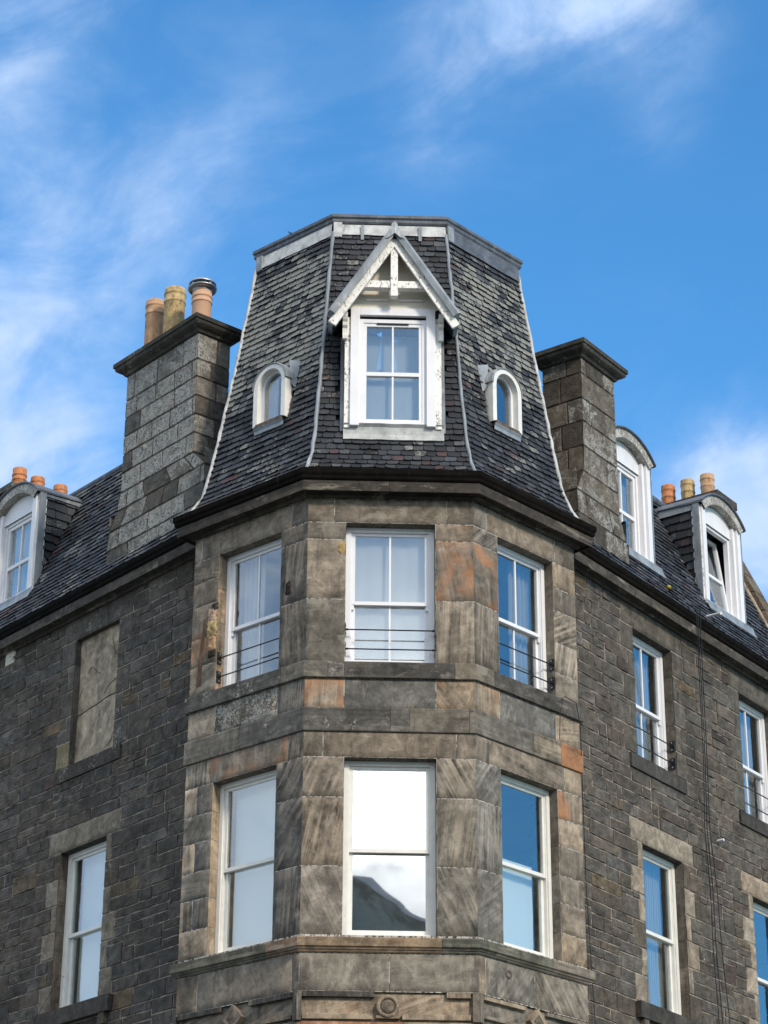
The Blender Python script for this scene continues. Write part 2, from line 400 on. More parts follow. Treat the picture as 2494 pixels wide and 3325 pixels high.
def glass_mat(name, base, gain, ior=1.6, wob=.02):
    m = bpy.data.materials.new(name); m.use_nodes = True; t = m.node_tree; t.nodes.clear()
    n, l, m_, mixc, ss, noise_, vmul = NT(t)
    oc = n('ShaderNodeTexCoord').outputs['Object']
    bp = n('ShaderNodeBump'); bp.inputs['Strength'].default_value = wob; bp.inputs['Distance'].default_value = .05
    l(noise_(oc, 1.6, 1, .4), bp.inputs['Height'])
    ge = n('ShaderNodeNewGeometry'); dt = n('ShaderNodeVectorMath', operation='DOT_PRODUCT')
    l(ge.outputs['Incoming'], dt.inputs[0]); l(bp.outputs[0], dt.inputs[1])
    inv = m_('SUBTRACT', 1., m_('ABSOLUTE', dt.outputs['Value']))
    f = m_('ADD', base, m_('MULTIPLY', m_('POWER', inv, gain), 1.-base), clamp=True)
    g = n('ShaderNodeBsdfGlossy'); g.inputs['Roughness'].default_value = .012; l(bp.outputs[0], g.inputs['Normal'])
    g.inputs[0].default_value = (.95, .98, 1, 1)
    tp = n('ShaderNodeBsdfTransparent'); tp.inputs[0].default_value = (.93, .955, .955, 1)
    mx = n('ShaderNodeMixShader'); l(f, mx.inputs[0]); l(tp.outputs[0], mx.inputs[1]); l(g.outputs[0], mx.inputs[2])
    o = n('ShaderNodeOutputMaterial'); l(mx.outputs[0], o.inputs[0]); return m
M['glass'] = glass_mat('window_glass', .13, 3.6)
M['terra1'] = plain('terracotta_pot', (.42, .26, .15), .8, .22, 9, 0, .2, .3, dirt=((.14, .085, .06), .55, .7))
M['terra2'] = plain('buff_fireclay_pot', (.40, .29, .14), .75, .25, 12, 0, .2, .3, dirt=((.16, .10, .05), .52, .8))
M['terra3'] = plain('pale_pink_clay_pot', (.52, .32, .205), .75, .06, 6, 0, .08, .3)
M['terra4'] = plain('orange_clay_pot', (.42, .17, .07), .75, .25, 12, 0, .2, .3, dirt=((.12, .06, .04), .55, .7))
M['asphalt'] = plain('asphalt', (.05, .05, .052), .9, .3, 3, 0, .3, .2)
M['paving'] = plain('paving_stone', (.22, .21, .20), .9, .2, 3, 0, .3, .2)
M['grass'] = plain('hazed_hill_grass', (.24, .27, .245), .95, .35, .02, 0, 0, .1, dirt=((.06, .05, .04), .5, .7))  # grass colour lightened to carry distance haze
M['grass2'] = plain('hazed_far_hill', (.45, .48, .50), .95, .3, .02, 0, 0, .1)  # pale haze of distance painted into the ridge colour
M['moss'] = plain('yellow_moss', (.35, .30, .03), .9, .2, 30, 0, .3, .2)

# ------------------------------------------------------------------ stone helpers
def rc(base, var=.12, hue=.04):
    k = 1+random.uniform(-var, var); h = random.uniform(-hue, hue)
    return (base[0]*k*(1+h), base[1]*k, base[2]*k*(1-h))
def lerp(a, b, t): return a+(b-a)*t
def block(mb, fr, s0, s1, z0, z1, off=0., tint=(.2, .18, .15), fx=(0, 0, 0), ang=None, amp=.001, ch=.004, j=.004,
          nx=None, nz=None, jl=True, jr=True, jit=.0, wob=0.):
    a0, a1 = (s0, s0) if not isinstance(s0, tuple) else s0
    b0, b1 = (s1, s1) if not isinstance(s1, tuple) else s1
    w = b0-a0; h = z1-z0
    if w < .03 or h < .02: return
    nx = nx or max(2, min(7, int(w/.09)+1)); nz = nz or max(2, min(5, int(h/.07)+1))
    ang = random.choice((0, 90, 25, -30, 60, 10, -12)) if ang is None else ang
    ca, sa = math.cos(R(ang)), math.sin(R(ang)); ou, ov = random.uniform(0, 50), random.uniform(0, 50)
    l_, r_ = (j if jl else 0.), (j if jr else 0.)
    us = [0, ch/w if jl else .0001] + [i/nx for i in range(1, nx)] + [1-(ch/w if jr else .0001), 1]
    vs = [0, ch/h] + [i/nz for i in range(1, nz)] + [1-ch/h, 1]
    P, UV = [], []
    q = [[random.uniform(-jit, jit) for _ in range(4)] for _ in range(2)]
    seed = random.uniform(0, 99)
    for i, u in enumerate(us):
        row, uvr = [], []
        for k, v in enumerate(vs):
            sl = lerp(a0, a1, v)+l_+(q[0][0] if jl else 0); sr = lerp(b0, b1, v)-r_+(q[0][1] if jr else 0)
            zz = lerp(z0+j, z1-j, v); s_ = lerp(sl, sr, u)
            edge = (i in (0, len(us)-1) and (jl if i == 0 else jr)) or k in (0, len(vs)-1)
            if k in (0, len(vs)-1) and wob: zz += wob*noise.noise((s_*9, zz*7, seed))
            if i in (0, len(us)-1) and wob and (jl if i == 0 else jr): s_ += wob*noise.noise((s_*9, zz*11, seed))
            dd = off - (ch if edge else 0)
            if not edge and amp: dd += max(-.0005, amp*(.6+1.6*noise.noise((s_*6, zz*9, seed))+random.uniform(-.35, .35)))
            row.append(W(fr, s_, zz, dd)); uvr.append((ca*s_-sa*zz+ou, sa*s_+ca*zz+ov))
        P.append(row); UV.append(uvr)
    mb.mesh_grid(P, tint, fx, UV, smooth=amp < .004)
    # skirts back into the joint
    n_, m_ = len(us), len(vs)
    o, t = FR[fr]; nn = outn(t); back = Vector((nn.x, nn.y, 0))*-.03
    def skirt(pts):
        for a, b in zip(pts[:-1], pts[1:]): mb.face([a, a+back, b+back, b], tint, fx)
    skirt([P[i][0] for i in range(n_)][::-1]); skirt([P[i][-1] for i in range(n_)])
    if jl: skirt(P[0])
    if jr: skirt(P[-1][::-1])
def reveal(mb, fr, s, z0, z1, side, depth=.2, tint=(.22, .19, .15), fx=(.3, 0, 0), rows=5, off=0.):
    """jamb face at s; side=+1 faces +s"""
    for k in range(rows):
        a, b = lerp(z0, z1, k/rows)+.002, lerp(z0, z1, (k+1)/rows)-.002
        p = [W(fr, s, a, off), W(fr, s, a, -depth), W(fr, s, b, -depth), W(fr, s, b, off)]
        if side < 0: p = p[::-1]
        mb.face(p, rc(tint, .18, .05), fx)
def hslab(mb, fr, s0, s1, z, d0, d1, tint, fx=(0, 0, 0), up=False):
    p = [W(fr, s0, z, d0), W(fr, s1, z, d0), W(fr, s1, z, d1), W(fr, s0, z, d1)]
    mb.face(p if not up else p[::-1], tint, fx)
def sheet(mb, fr, s0, s1, z0, z1, holes, off, tint=(1, 1, 1)):
    S_ = sorted({s0, s1, *[h[0] for h in holes], *[h[1] for h in holes]}); Z_ = sorted({z0, z1, *[h[2] for h in holes], *[h[3] for h in holes]})
    S_ = [s for s in S_ if s0 <= s <= s1]; Z_ = [z for z in Z_ if z0 <= z <= z1]
    for a, b in zip(S_[:-1], S_[1:]):
        for c, d in zip(Z_[:-1], Z_[1:]):
            ms, mz = (a+b)/2, (c+d)/2
            if any(h[0] < ms < h[1] and h[2] < mz < h[3] for h in holes): continue
            mb.face([W(fr, a, c, off), W(fr, b, c, off), W(fr, b, d, off), W(fr, a, d, off)], tint)

def offset_path(path, closed=False):
    n_ = len(path); res = []
    for i, p in enumerate(path):
        a = path[i-1] if (i > 0 or closed) else None; b = path[(i+1) % n_] if (i < n_-1 or closed) else None
        n1 = outn((p-a).normalized()) if a is not None else None; n2 = outn((b-p).normalized()) if b is not None else None
        if n1 is None: res.append(n2)
        elif n2 is None: res.append(n1)
        else:
            mm = n1+n2; res.append(mm/(1+n1.dot(n2)))
    return res
def sweep(mb, path, prof, cuts=None, tint=(.12, .11, .1), fx=(0, 0, 0), closed=False, tf=None, caps=True, joint=0.):
    """path: 2-D points, outward = right-hand side of travel; prof: [(off,z)...] running from bottom wall to top"""
    path = list(path); of = offset_path(path, closed); segs = list(zip(range(len(path)), range(1, len(path)))) + ([(len(path)-1, 0)] if closed else [])
    for si, (i, k) in enumerate(segs):
        a, b = path[i], path[k]; L_ = (b-a).length; cs = [0]+[c for c in (cuts[si] if cuts else []) if 0 < c < L_]+[L_]
        dirv = (b-a).normalized(); nn = outn(dirv)
        for ci in range(len(cs)-1):
            def pt(c, o, z, jj):
                if c == 0: q = a+of[i]*o
                elif c == L_: q = b+of[k]*o
                else: q = a+dirv*(c+jj)+nn*o
                return Vector((q.x, q.y, z))
            t = tf(si, ci) if tf else (rc(tint, .15, .03) if cuts else tint)
            if isinstance(t, dict): fxx = t['fx']; t = t['t']
            else: fxx = fx
            g = [[pt(cs[ci], o, z, joint), pt(cs[ci+1], o, z, -joint)] for o, z in prof]
            ru = random.uniform(0, 40)
            for r in range(len(prof)-1):
                v0 = prof[r][1]+prof[r][0]; v1 = prof[r+1][1]+prof[r+1][0]
                mb.face([g[r][0], g[r][1], g[r+1][1], g[r+1][0]], t, fxx,
                        uv=[(ru+v0, cs[ci]), (ru+v0, cs[ci+1]), (ru+v1, cs[ci+1]), (ru+v1, cs[ci])])
    if caps and not closed:
        for idx, rev in ((0, False), (len(path)-1, True)):
            q = [Vector(((path[idx]+of[idx]*o).x, (path[idx]+of[idx]*o).y, z)) for o, z in prof]
            mb.face(q if not rev else q[::-1], tint, fx)

# ------------------------------------------------------------------ the building
TEN = empty('tenement', (0, 27, 0))
thing(TEN, 'dark sandstone corner tenement with slated mansard turret above its canted bay', 'building')
Z0, Z1, Z4, Z5, Z8, Z9 = 13.44, 13.13, 11.37, 10.22, 8.18, 7.565
OPS = {'F': [(.45, 1.50, Z4, Z1), (.46, 1.50, Z8, Z5)], 'CL': [(.43, 1.47, Z4, Z1), (.46, 1.48, Z8, Z5)],
       'CR': [(.44, 1.465, Z4, Z1), (.43, 1.44, Z8, Z5)],
       'LW': [(-3.06, -2.04, Z4, Z1), (-3.11, -2.06, Z8, Z5), (-7.2, -6.15, Z4, Z1), (-7.2, -6.15, Z8, Z5)],
       'RW': [(1.97, 3.0, Z4, Z1), (1.99, 3.03, Z8, Z5), (4.89, 5.93, Z4, Z1), (4.93, 5.97, Z8, Z5)]}
BLUFF = (.205, .170, .130); GREY = (.152, .131, .104); TAN = (.275, .215, .150); DARK = (.095, .082, .066); PALE = (.28, .235, .178)
WF_ = WF

ash = MB()
def A(fr, s0, s1, z0, z1, c=BLUFF, st=.25, og=0., wl=0., ang=None, off=0., jl=True, jr=True):
    block(ash, fr, s0, s1, z0, z1, off=off, tint=rc(c, .06, .03), fx=(st, og, wl), ang=ang, amp=.0012, ch=.002, j=.0036, jl=jl, jr=jr)
# stripe direction: ang 0 -> vertical stripes, 90 -> horizontal
# --- row above the upper windows
A('CL', -.0, .12, Z1, Z0, PALE, .7, ang=0, jl=False); A('CL', .12, 1.64, Z1, Z0, BLUFF, .05, wl=.25)
A('CL', 1.64, WCL, Z1, Z0, GREY, .1, jr=False); A('F', 0, .31, Z1, Z0, GREY, .35, ang=80, jl=False)
A('F', .31, 1.64, Z1, Z0, BLUFF, .03); A('F', 1.64, WF, Z1, Z0, (.19, .165, .13), .3, og=.1, ang=70, jr=False)
A('CR', 0, .24, Z1, Z0, (.18, .16, .13), .5, ang=5, jl=False); A('CR', .24, 1.52, Z1, Z0, BLUFF, .03); A('CR', 1.52, WCR, Z1, Z0, GREY, .1, jr=False)
# --- upper piers
A('CL', 0, .43, 12.84, Z1, GREY, .8, ang=100, jl=False); A('CL', 0, .43, 12.52, 12.84, GREY, .15, jl=False)
A('CL', 0, .43, 12.10, 12.52, GREY, .2, og=.25, jl=False); A('CL', 0, .43, 11.74, 12.10, (.13, .11, .08), .2, og=.42, jl=False); A('CL', 0, .43, Z4, 11.74, (.17, .15, .12), .3, og=.2, ang=60, jl=False)
A('CL', 1.47, WCL, 12.91, Z1, GREY, .15, jr=False); A('F', 0, .45, 12.91, Z1, GREY, .35, ang=85, jl=False)
A('CL', 1.47, WCL, 12.15, 12.91, (.11, .103, .09), .6, ang=8, jr=False); A('F', 0, .45, 12.15, 12.91, BLUFF, .25, ang=88, jl=False)
A('CL', 1.47, WCL, Z4, 12.15, GREY, .6, ang=-4, jr=False); A('F', 0, .45, Z4, 12.15, (.15, .138, .115), .12, jl=False)
A('F', 1.50, WF, 12.91, Z1, BLUFF, .5, og=.12, ang=75, jr=False); A('CR', 0, .44, 12.91, Z1, (.18, .16, .13), .7, ang=50, jl=False)
A('F', 1.50, WF, 12.15, 12.91, (.175, .15, .12), .5, og=.44, ang=-12, jr=False); A('CR', 0, .44, 12.15, 12.91, GREY, .25, og=.34, jl=False)
A('F', 1.50, WF, Z4, 12.15, (.21, .18, .14), .75, ang=2, jr=False); A('CR', 0, .44, Z4, 12.15, GREY, .75, ang=4, jl=False)
for a, b, c, st, an in ((Z4, 11.69, (.19, .165, .13), .35, 75), (11.69, 12.08, (.23, .20, .155), 1.0, 14), (12.08, 12.50, (.21, .18, .14), .9, 62), (12.50, 12.80, GREY, .2, 0), (12.80, Z1, TAN, .15, 0)):
    A('CR', 1.465, WCR, a, b, c, st, ang=an, jr=False)
# --- course between sill band and string
zc0, zc1 = 10.80, 11.17
A('CL', 0, .45, zc0, zc1, PALE, .2, wl=.45, jl=False); A('CL', .45, 1.47, zc0, zc1, GREY, .05, wl=.85)
A('CL', 1.47, WCL, zc0, zc1, (.15, .14, .12), .8, ang=4, jr=False); A('F', 0, .45, zc0, zc1, (.22, .185, .14), .5, og=.42, ang=3, jl=False)
A('F', .45, 1.50, zc0, zc1, (.135, .125, .11), .04); A('F', 1.50, WF, zc0, zc1, TAN, .7, og=.25, ang=-35, jr=False)
A('CR', 0, .43, zc0, zc1, TAN, .7, og=.22, ang=0, jl=False); A('CR', .43, 1.45, zc0, zc1, (.145, .14, .127), .02); A('CR', 1.45, WCR, zc0, zc1, TAN, .8, ang=78, jr=False)
# --- row above the lower windows
zl = 10.525
A('CL', 0, .40, Z5, zl, (.2, .18, .145), .9, ang=2, jl=False); A('CL', .40, 1.66, Z5, zl, (.21, .175, .135), .35, og=.26, ang=0)
A('CL', 1.66, WCL, Z5, zl, GREY, .6, ang=8, jr=False); A('F', 0, .22, Z5, zl, GREY, .8, ang=15, jl=False)
A('F', .22, 1.73, Z5, zl, BLUFF, .12, ang=90); A('F', 1.73, WF, Z5, zl, BLUFF, .8, ang=-12, jr=False)
A('CR', 0, .25, Z5, zl, BLUFF, .7, ang=5, jl=False); A('CR', .25, 1.58, Z5, zl, BLUFF, .5, ang=100); A('CR', 1.58, WCR, Z5, zl, TAN, .3, og=.3, jr=False)
# --- lower piers
rows = [(9.87, Z5), (9.54, 9.87), (9.19, 9.54), (8.86, 9.19), (8.51, 8.86), (Z8, 8.51)]
for k, (a, b) in enumerate(rows):
    if k % 2 == 0:
        A('CL', 0, .20, a, b, PALE if k < 3 else GREY, .6, ang=random.choice((0, 30)), jl=False); A('CL', .20, .46, a, b, (.12, .11, .095), .35, ang=5)
    else: A('CL', 0, .46, a, b, (.165, .15, .122) if k < 5 else PALE, .55, ang=(30, 95, 60)[k//2], jl=False)
    A('CR', 1.44, WCR, a, b, (BLUFF, TAN, GREY, BLUFF, BLUFF, TAN)[k], .35, og=(.25, 0, 0, 0, 0, .12)[k], ang=(0, 90, 8, 0, 85, 40)[k], jr=False)
for fr_, s0, s1, jl, jr, cc in (('CL', 1.48, WCL, True, False, (.125, .115, .10)), ('F', 0, .46, False, True, BLUFF), ('F', 1.50, WF, True, False, (.175, .158, .128)), ('CR', 0, .43, False, True, (.16, .148, .125))):
    an = {'CL': (35, 40, 5), 'CR': (38, 4, 55)}.get(fr_, (22, 12, -25) if s0 < 1 else (-28, 8, -24))
    A(fr_, s0, s1, 9.75, Z5, cc, .85, ang=an[0], jl=jl, jr=jr); A(fr_, s0, s1, 8.955, 9.75, cc, .7, ang=an[1], og=.0, jl=jl, jr=jr)
    A(fr_, s0, s1, Z8, 8.955, cc if fr_ != 'F' or s0 > 1 else (.21, .182, .148), .75 if s0 > 1 or fr_ == 'CL' else .35, ang=an[2], jl=jl, jr=jr)
# --- panel course under the lower sill and the carved string below it
A('CL', 0, .33, Z9, 7.98, GREY, .15, wl=.2, jl=False); A('CL', .33, 1.79, Z9, 7.98, (.205, .18, .145), .12, wl=.12); A('CL', 1.79, WCL, Z9, 7.98, GREY, .2, jr=False)
A('F', 0, .98, Z9, 7.98, (.20, .178, .142), .12); A('F', .98, WF, Z9, 7.98, (.20, .18, .145), .15, jr=False)
A('CR', 0, .12, Z9, 7.98, TAN, .3, ang=0, jl=False); A('CR', .12, .95, Z9, 7.98, (.19, .172, .142), .55, ang=40); A('CR', .95, WCR, Z9, 7.98, (.19, .172, .14), .6, ang=-38, jr=False)
for fr_, w in (('CL', WCL), ('F', WF), ('CR', WCR)):
    A(fr_, 0, w, 7.24, Z9, (.16, .14, .112) if fr_ != 'F' else TAN, .5, og=.12, ang=70, off=-.03, jl=False, jr=False)
    z = 7.24; r_ = 0
    while z > .25:
        h = min(.42, z); cuts = [0, w*.33, w*.66, w] if r_ % 2 else [0, w*.5, w]
        if r_ == 0: cuts = [0, w*.58, w]
        for a, b in zip(cuts[:-1], cuts[1:]): A(fr_, a, b, z-h, z, random.choice((BLUFF, TAN, GREY)) if not (r_ == 0 and a == 0 and fr_ == 'F') else (.27, .14, .085), .3, jl=a > 0, jr=b < w)
        z -= h; r_ += 1
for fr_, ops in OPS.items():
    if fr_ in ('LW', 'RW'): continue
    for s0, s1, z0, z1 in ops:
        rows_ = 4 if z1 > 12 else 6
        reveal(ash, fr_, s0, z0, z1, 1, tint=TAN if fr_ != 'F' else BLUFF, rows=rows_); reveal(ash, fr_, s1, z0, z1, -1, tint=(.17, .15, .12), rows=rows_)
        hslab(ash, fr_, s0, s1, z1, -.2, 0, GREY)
# the ends of the bay, turning back to the side walls
for fr_, s_, nm, sg in (('CL', 0, 'CLend', -1), ('CR', WCR, 'CRend', 1)):
    o, t = FR[fr_]; nn = outn(t)
    if sg < 0: frame(nm, o-nn*.8, nn)
    else: frame(nm, o+t*WCR, -nn)
    z = .25; k = 0
    while z < Z0-.05:
        h = min(.345, Z0-z); A(nm, 0, .8, z, z+h, GREY, .2, jl=False, jr=False); z += h
bay = ash.build('bay_masonry', M['ashlar'], TEN)

mb = MB(); random.seed(3)
def lump(mb, fr, sc, zc, ws, hz, d, tint, fx, n_=9):
    P = []; sd_ = random.uniform(0, 50)
    for i in range(n_+1):
        row = []
        for k in range(n_+1):
            u, v = i/n_*2-1, k/n_*2-1; rr = math.hypot(u, v); q = max(0, 1-max(abs(u), abs(v))**3)
            row.append(W(fr, sc+ws*u*(1+.35*noise.noise((v*3, sd_, 0))), zc+hz*v*(1+.25*noise.noise((u*3, sd_, 4))), -.006+q*(d*(.6+1.2*noise.noise((u*2.3+sd_, v*3.1, 2)))+.008)))
        P.append(row)
    mb.mesh_grid(P, tint, fx, [[(i*.03, k*.03) for k in range(n_+1)] for i in range(n_+1)])
lump(mb, 'CL', .345, 12.36, .08, .10, .03, (.58, .40, .28), (.1, .0, 0)); lump(mb, 'CL', .345, 12.18, .085, .12, .05, (.44, .33, .16), (.1, .0, 0)); lump(mb, 'CL', .35, 12.00, .07, .12, .035, (.58, .36, .20), (.1, .1, 0))
lump(mb, 'CL', .35, 11.86, .07, .05, .03, (.05, .04, .03), (0, 0, 0)); lump(mb, 'CL', .385, 12.46, .045, .05, .04, (.06, .05, .04), (0, 0, 0))
mb.builds('eroded_stone', M['ashlar'], TEN, label='ochre eroded stone on the jamb beside the left upper bay window')
mb = MB()
P = []
for i in range(26):
    v = i/25; z = lerp(11.48, 12.34, v); c_ = .20+.02*noise.noise((z*3, 5, 1))-.05*(1-v); w_ = .018+.035*(1-v)+.025*noise.noise((z*8, 2, 7))
    P.append([W('CL', c_-w_, z, .0008), W('CL', c_, z, .0035), W('CL', c_+w_, z, .0008)])
mb.mesh_grid(P, (.12, .075, .05), (.1, .1, 0), [[(k*.05, i*.04) for k in range(3)] for i in range(26)]); mb.build('rust_streak', M['ashlar'], TEN)
mb = MB(); lump(mb, 'F', .40, 12.80, .045, .085, .02, (.40, .28, .12), (.2, .2, 0)); lump(mb, 'CL', 1.60, 12.36, .05, .10, .02, (.03, .026, .022), (0, 0, 0))
mb.builds('eroded_stone', M['ashlar'], TEN)
random.seed(9)
# mouldings on the bay ------------------------------------------------
nCL, nCR = outn(FR['CL'][1]), outn(FR['CR'][1])
BAY = [WL-nCL*.75, WL, EL, ER, WR, WR-nCR*.75]
mb = MB()
sill_cols = {1: [.0], 2: [], 3: []}
def tf_sill(si, ci):
    base = (.085, .078, .068)
    if (si, ci) in ((1, 1), (2, 0)): base = (.13, .115, .09)
    if (si, ci) in ((2, 3), (3, 0)): base = (.16, .142, .11)
    return {'t': rc(base, .1), 'fx': (.15, .05, .45 if (si, ci) in ((1, 0), (2, 1)) else .12)}
sweep(mb, BAY, [(-.02, 11.175), (.035, 11.168), (.04, 11.175), (.04, 11.355), (.032, 11.365), (-.2, 11.378)], [[], [1.55], [.26, .45, 1.72], [.30], []], tf=tf_sill, joint=.002)
mb.build('sill_band', M['ashlar'], TEN, bevel=0)
mb = MB()
def tf_band(si, ci):
    base = {(1, 0): (.15, .135, .11), (1, 1): (.095, .088, .077), (2, 0): (.095, .087, .075), (2, 1): (.10, .09, .078), (2, 2): (.16, .143, .115), (3, 0): (.14, .125, .10), (3, 1): (.20, .175, .135), (3, 2): (.26, .14, .08)}.get((si, ci), GREY)
    return {'t': rc(base, .06), 'fx': (.9 if (si, ci) == (3, 1) else .3, .38 if (si, ci) == (3, 2) else .03, .28 if (si, ci) in ((1, 1), (2, 0)) else .08)}
sweep(mb, BAY, [(-.02, 10.52), (.022, 10.525), (.026, 10.535), (.026, 10.795), (.018, 10.81), (-.02, 10.815)], [[], [.88], [.98, 1.2, 1.88], [1.0, 1.5], []], tf=tf_band, joint=.002)
mb.build('string_course', M['ashlar'], TEN)
mb = MB()
def tf_ls(si, ci):
    base = {(1, 0): (.10, .095, .07), (1, 1): (.17, .12, .085), (2, 0): (.20, .15, .10), (2, 1): (.10, .10, .075), (3, 0): (.10, .10, .078), (3, 1): (.115, .112, .085)}.get((si, ci), GREY)
    return {'t': rc(base, .05), 'fx': (.5, .12 if (si, ci) == (2, 0) else .02, .05)}
sweep(mb, BAY, [(-.02, 7.985), (.015, 7.985), (.026, 7.997), (.03, 8.012), (.042, 8.015), (.05, 8.03), (.066, 8.042), (.07, 8.045), (.07, 8.135), (.062, 8.145), (-.2, 8.187)], [[], [1.45], [1.55], [.25, 1.2], []], tf=tf_ls, joint=.002)
mb.build('sill_cornice', M['ashlar'], TEN)
# carved string with panels, roundel and diamonds
def pan(fr, s0, s1, z0, z1, d0, d1, c=(.17, .15, .12), fx=(.3, .08, .05)): mb.box(fr, s0, s1, z0, z1, d0, d1, rc(c, .05), fx)
mb = MB(); pan('F', .03, .82, 7.50, 7.562, -.03, .02, (.05, .047, .042)); pan('F', 1.60, 1.86, 7.50, 7.562, -.03, .02, TAN)
pan('F', .04, .80, 7.26, 7.32, -.03, .015, TAN); pan('F', 1.12, 1.86, 7.26, 7.32, -.03, .015, TAN)
pan('F', -.02, .035, 7.24, 7.562, -.03, .03, (.08, .073, .062)); pan('F', 1.88, 1.955, 7.24, 7.562, -.03, .03, GREY)
mb.builds('carved_string', M['ashlar'], TEN, bevel=.004); mb = MB(); pan('CL', 0.04, .72, 7.50, 7.56, -.03, .02, (.05, .047, .042)); pan('CL', 1.16, 1.82, 7.50, 7.56, -.03, .02, (.05, .047, .042))
pan('CL', 1.84, 1.905, 7.24, 7.562, -.03, .03, (.06, .055, .048)); pan('CL', 1.12, 1.8, 7.27, 7.31, -.03, .012, GREY)
mb.builds('carved_string', M['ashlar'], TEN, bevel=.004); mb = MB(); pan('CR', -.01, .05, 7.24, 7.562, -.03, .03, GREY); pan('CR', .07, .78, 7.50, 7.545, -.03, .02, TAN); pan('CR', 1.14, 1.84, 7.50, 7.545, -.03, .02, BLUFF)
pan('CR', .07, .8, 7.30, 7.335, -.03, .012, BLUFF); pan('CR', 1.14, 1.84, 7.30, 7.335, -.03, .012, BLUFF)
mb.builds('carved_string', M['ashlar'], TEN, bevel=.004)
def disc(mb, fr, sc, zc, r0, r1, d0, d1, tint, nseg=28, a0=0, shape=None):
    P = []
    pr = [(r1, d0), (r1, d1), (r0, d1), (r0, d1-.018), (0.001, d1-.018)] if r0 > 0 else [(r1, d0), (r1, d1-.01), (r1*.8, d1), (.001, d1+.006)]
    for r, d in pr:
        row = []
        for k in range(nseg+1):
            a = a0+2*math.pi*k/nseg
            bump_ = .006*noise.noise((math.cos(a)*r*60, math.sin(a)*r*60, sc*9)) if r < r0 else 0
            row.append(W(fr, sc+math.cos(a)*r, zc+math.sin(a)*r, d+bump_))
        P.append(row)
    mb.mesh_grid(P, tint, (.2, .05, .05), smooth=nseg > 8)
mb = MB(); disc(mb, 'F', .965, 7.40, .085, .125, -.03, .035, TAN); disc(mb, 'F', .965, 7.40, 0, .082, -.03, .03, (.15, .12, .09), 18)
pan('F', .84, 1.09, 7.27, 7.30, -.03, .028, TAN)
mb.build('carved_roundel', M['ashlar'], TEN, label='carved stone roundel with a worn rosette')
for fr_, sc, c in (('CL', .93, BLUFF), ('CR', .96, TAN)):
    mb = MB(); disc(mb, fr_, sc, 7.40, .085, .15, -.03, .04, c, 4); disc(mb, fr_, sc, 7.40, 0, .08, -.03, .045, (.13, .11, .085), 4)
    mb.build('carved_diamond', M['ashlar'], TEN)

# cornice + gutter ------------------------------------------------------
CORN = [(-.02, 13.445), (.02, 13.44), (.038, 13.435), (.052, 13.445), (.058, 13.465), (.06, 13.485), (.075, 13.50), (.145, 13.495), (.145, 13.475), (.152, 13.47), (.168, 13.47), (.168, 13.60), (.06, 13.61)]
GUT = [(.09, 13.612), (.168, 13.602), (.182, 13.606), (.194, 13.622), (.195, 13.655), (.204, 13.668), (.212, 13.685), (.212, 13.745), (.20, 13.752), (.19, 13.745), (.182, 13.68), (.08, 13.66)]
sh = lambda pr, dz, do=0.: [(o+do, z+dz) for o, z in pr]
mb = MB(); sweep(mb, BAY, CORN, [[], [.7], [.95], [1.1], []], tint=(.055, .048, .040), fx=(.2, .02, .08), joint=.002)
mb.build('cornice', M['ashlar'], TEN)
mb = MB(); sweep(mb, BAY, GUT, tint=(1, 1, 1)); mb.build('gutter', M['iron'], TEN)
def wl_path(fr, s0, s1): a, b = W(fr, s0, 0), W(fr, s1, 0); return [V2(a.x, a.y), V2(b.x, b.y)]
for fr_, a, b in (('LW', -12, .0), ('RW', .0, 12)):
    mb = MB(); cuts = [[x*1.1 for x in range(1, 11)]]
    sweep(mb, wl_path(fr_, a, b), sh(CORN, -.008), cuts, tint=(.060, .053, .044), fx=(.2, .02, .12), joint=.002)
    mb.build('cornice', M['ashlar'], TEN)
    mb = MB(); sweep(mb, wl_path(fr_, a, b), sh(GUT, -.008))
    for x in range(12):      # gutter joints and brackets
        s_ = a+.5+x*1.0
        if a < s_ < b:
            q = wl_path(fr_, s_-.03, s_+.03); sweep(mb, q, sh(GUT, -.008, .004))
    mb.build('gutter', M['iron'], TEN)

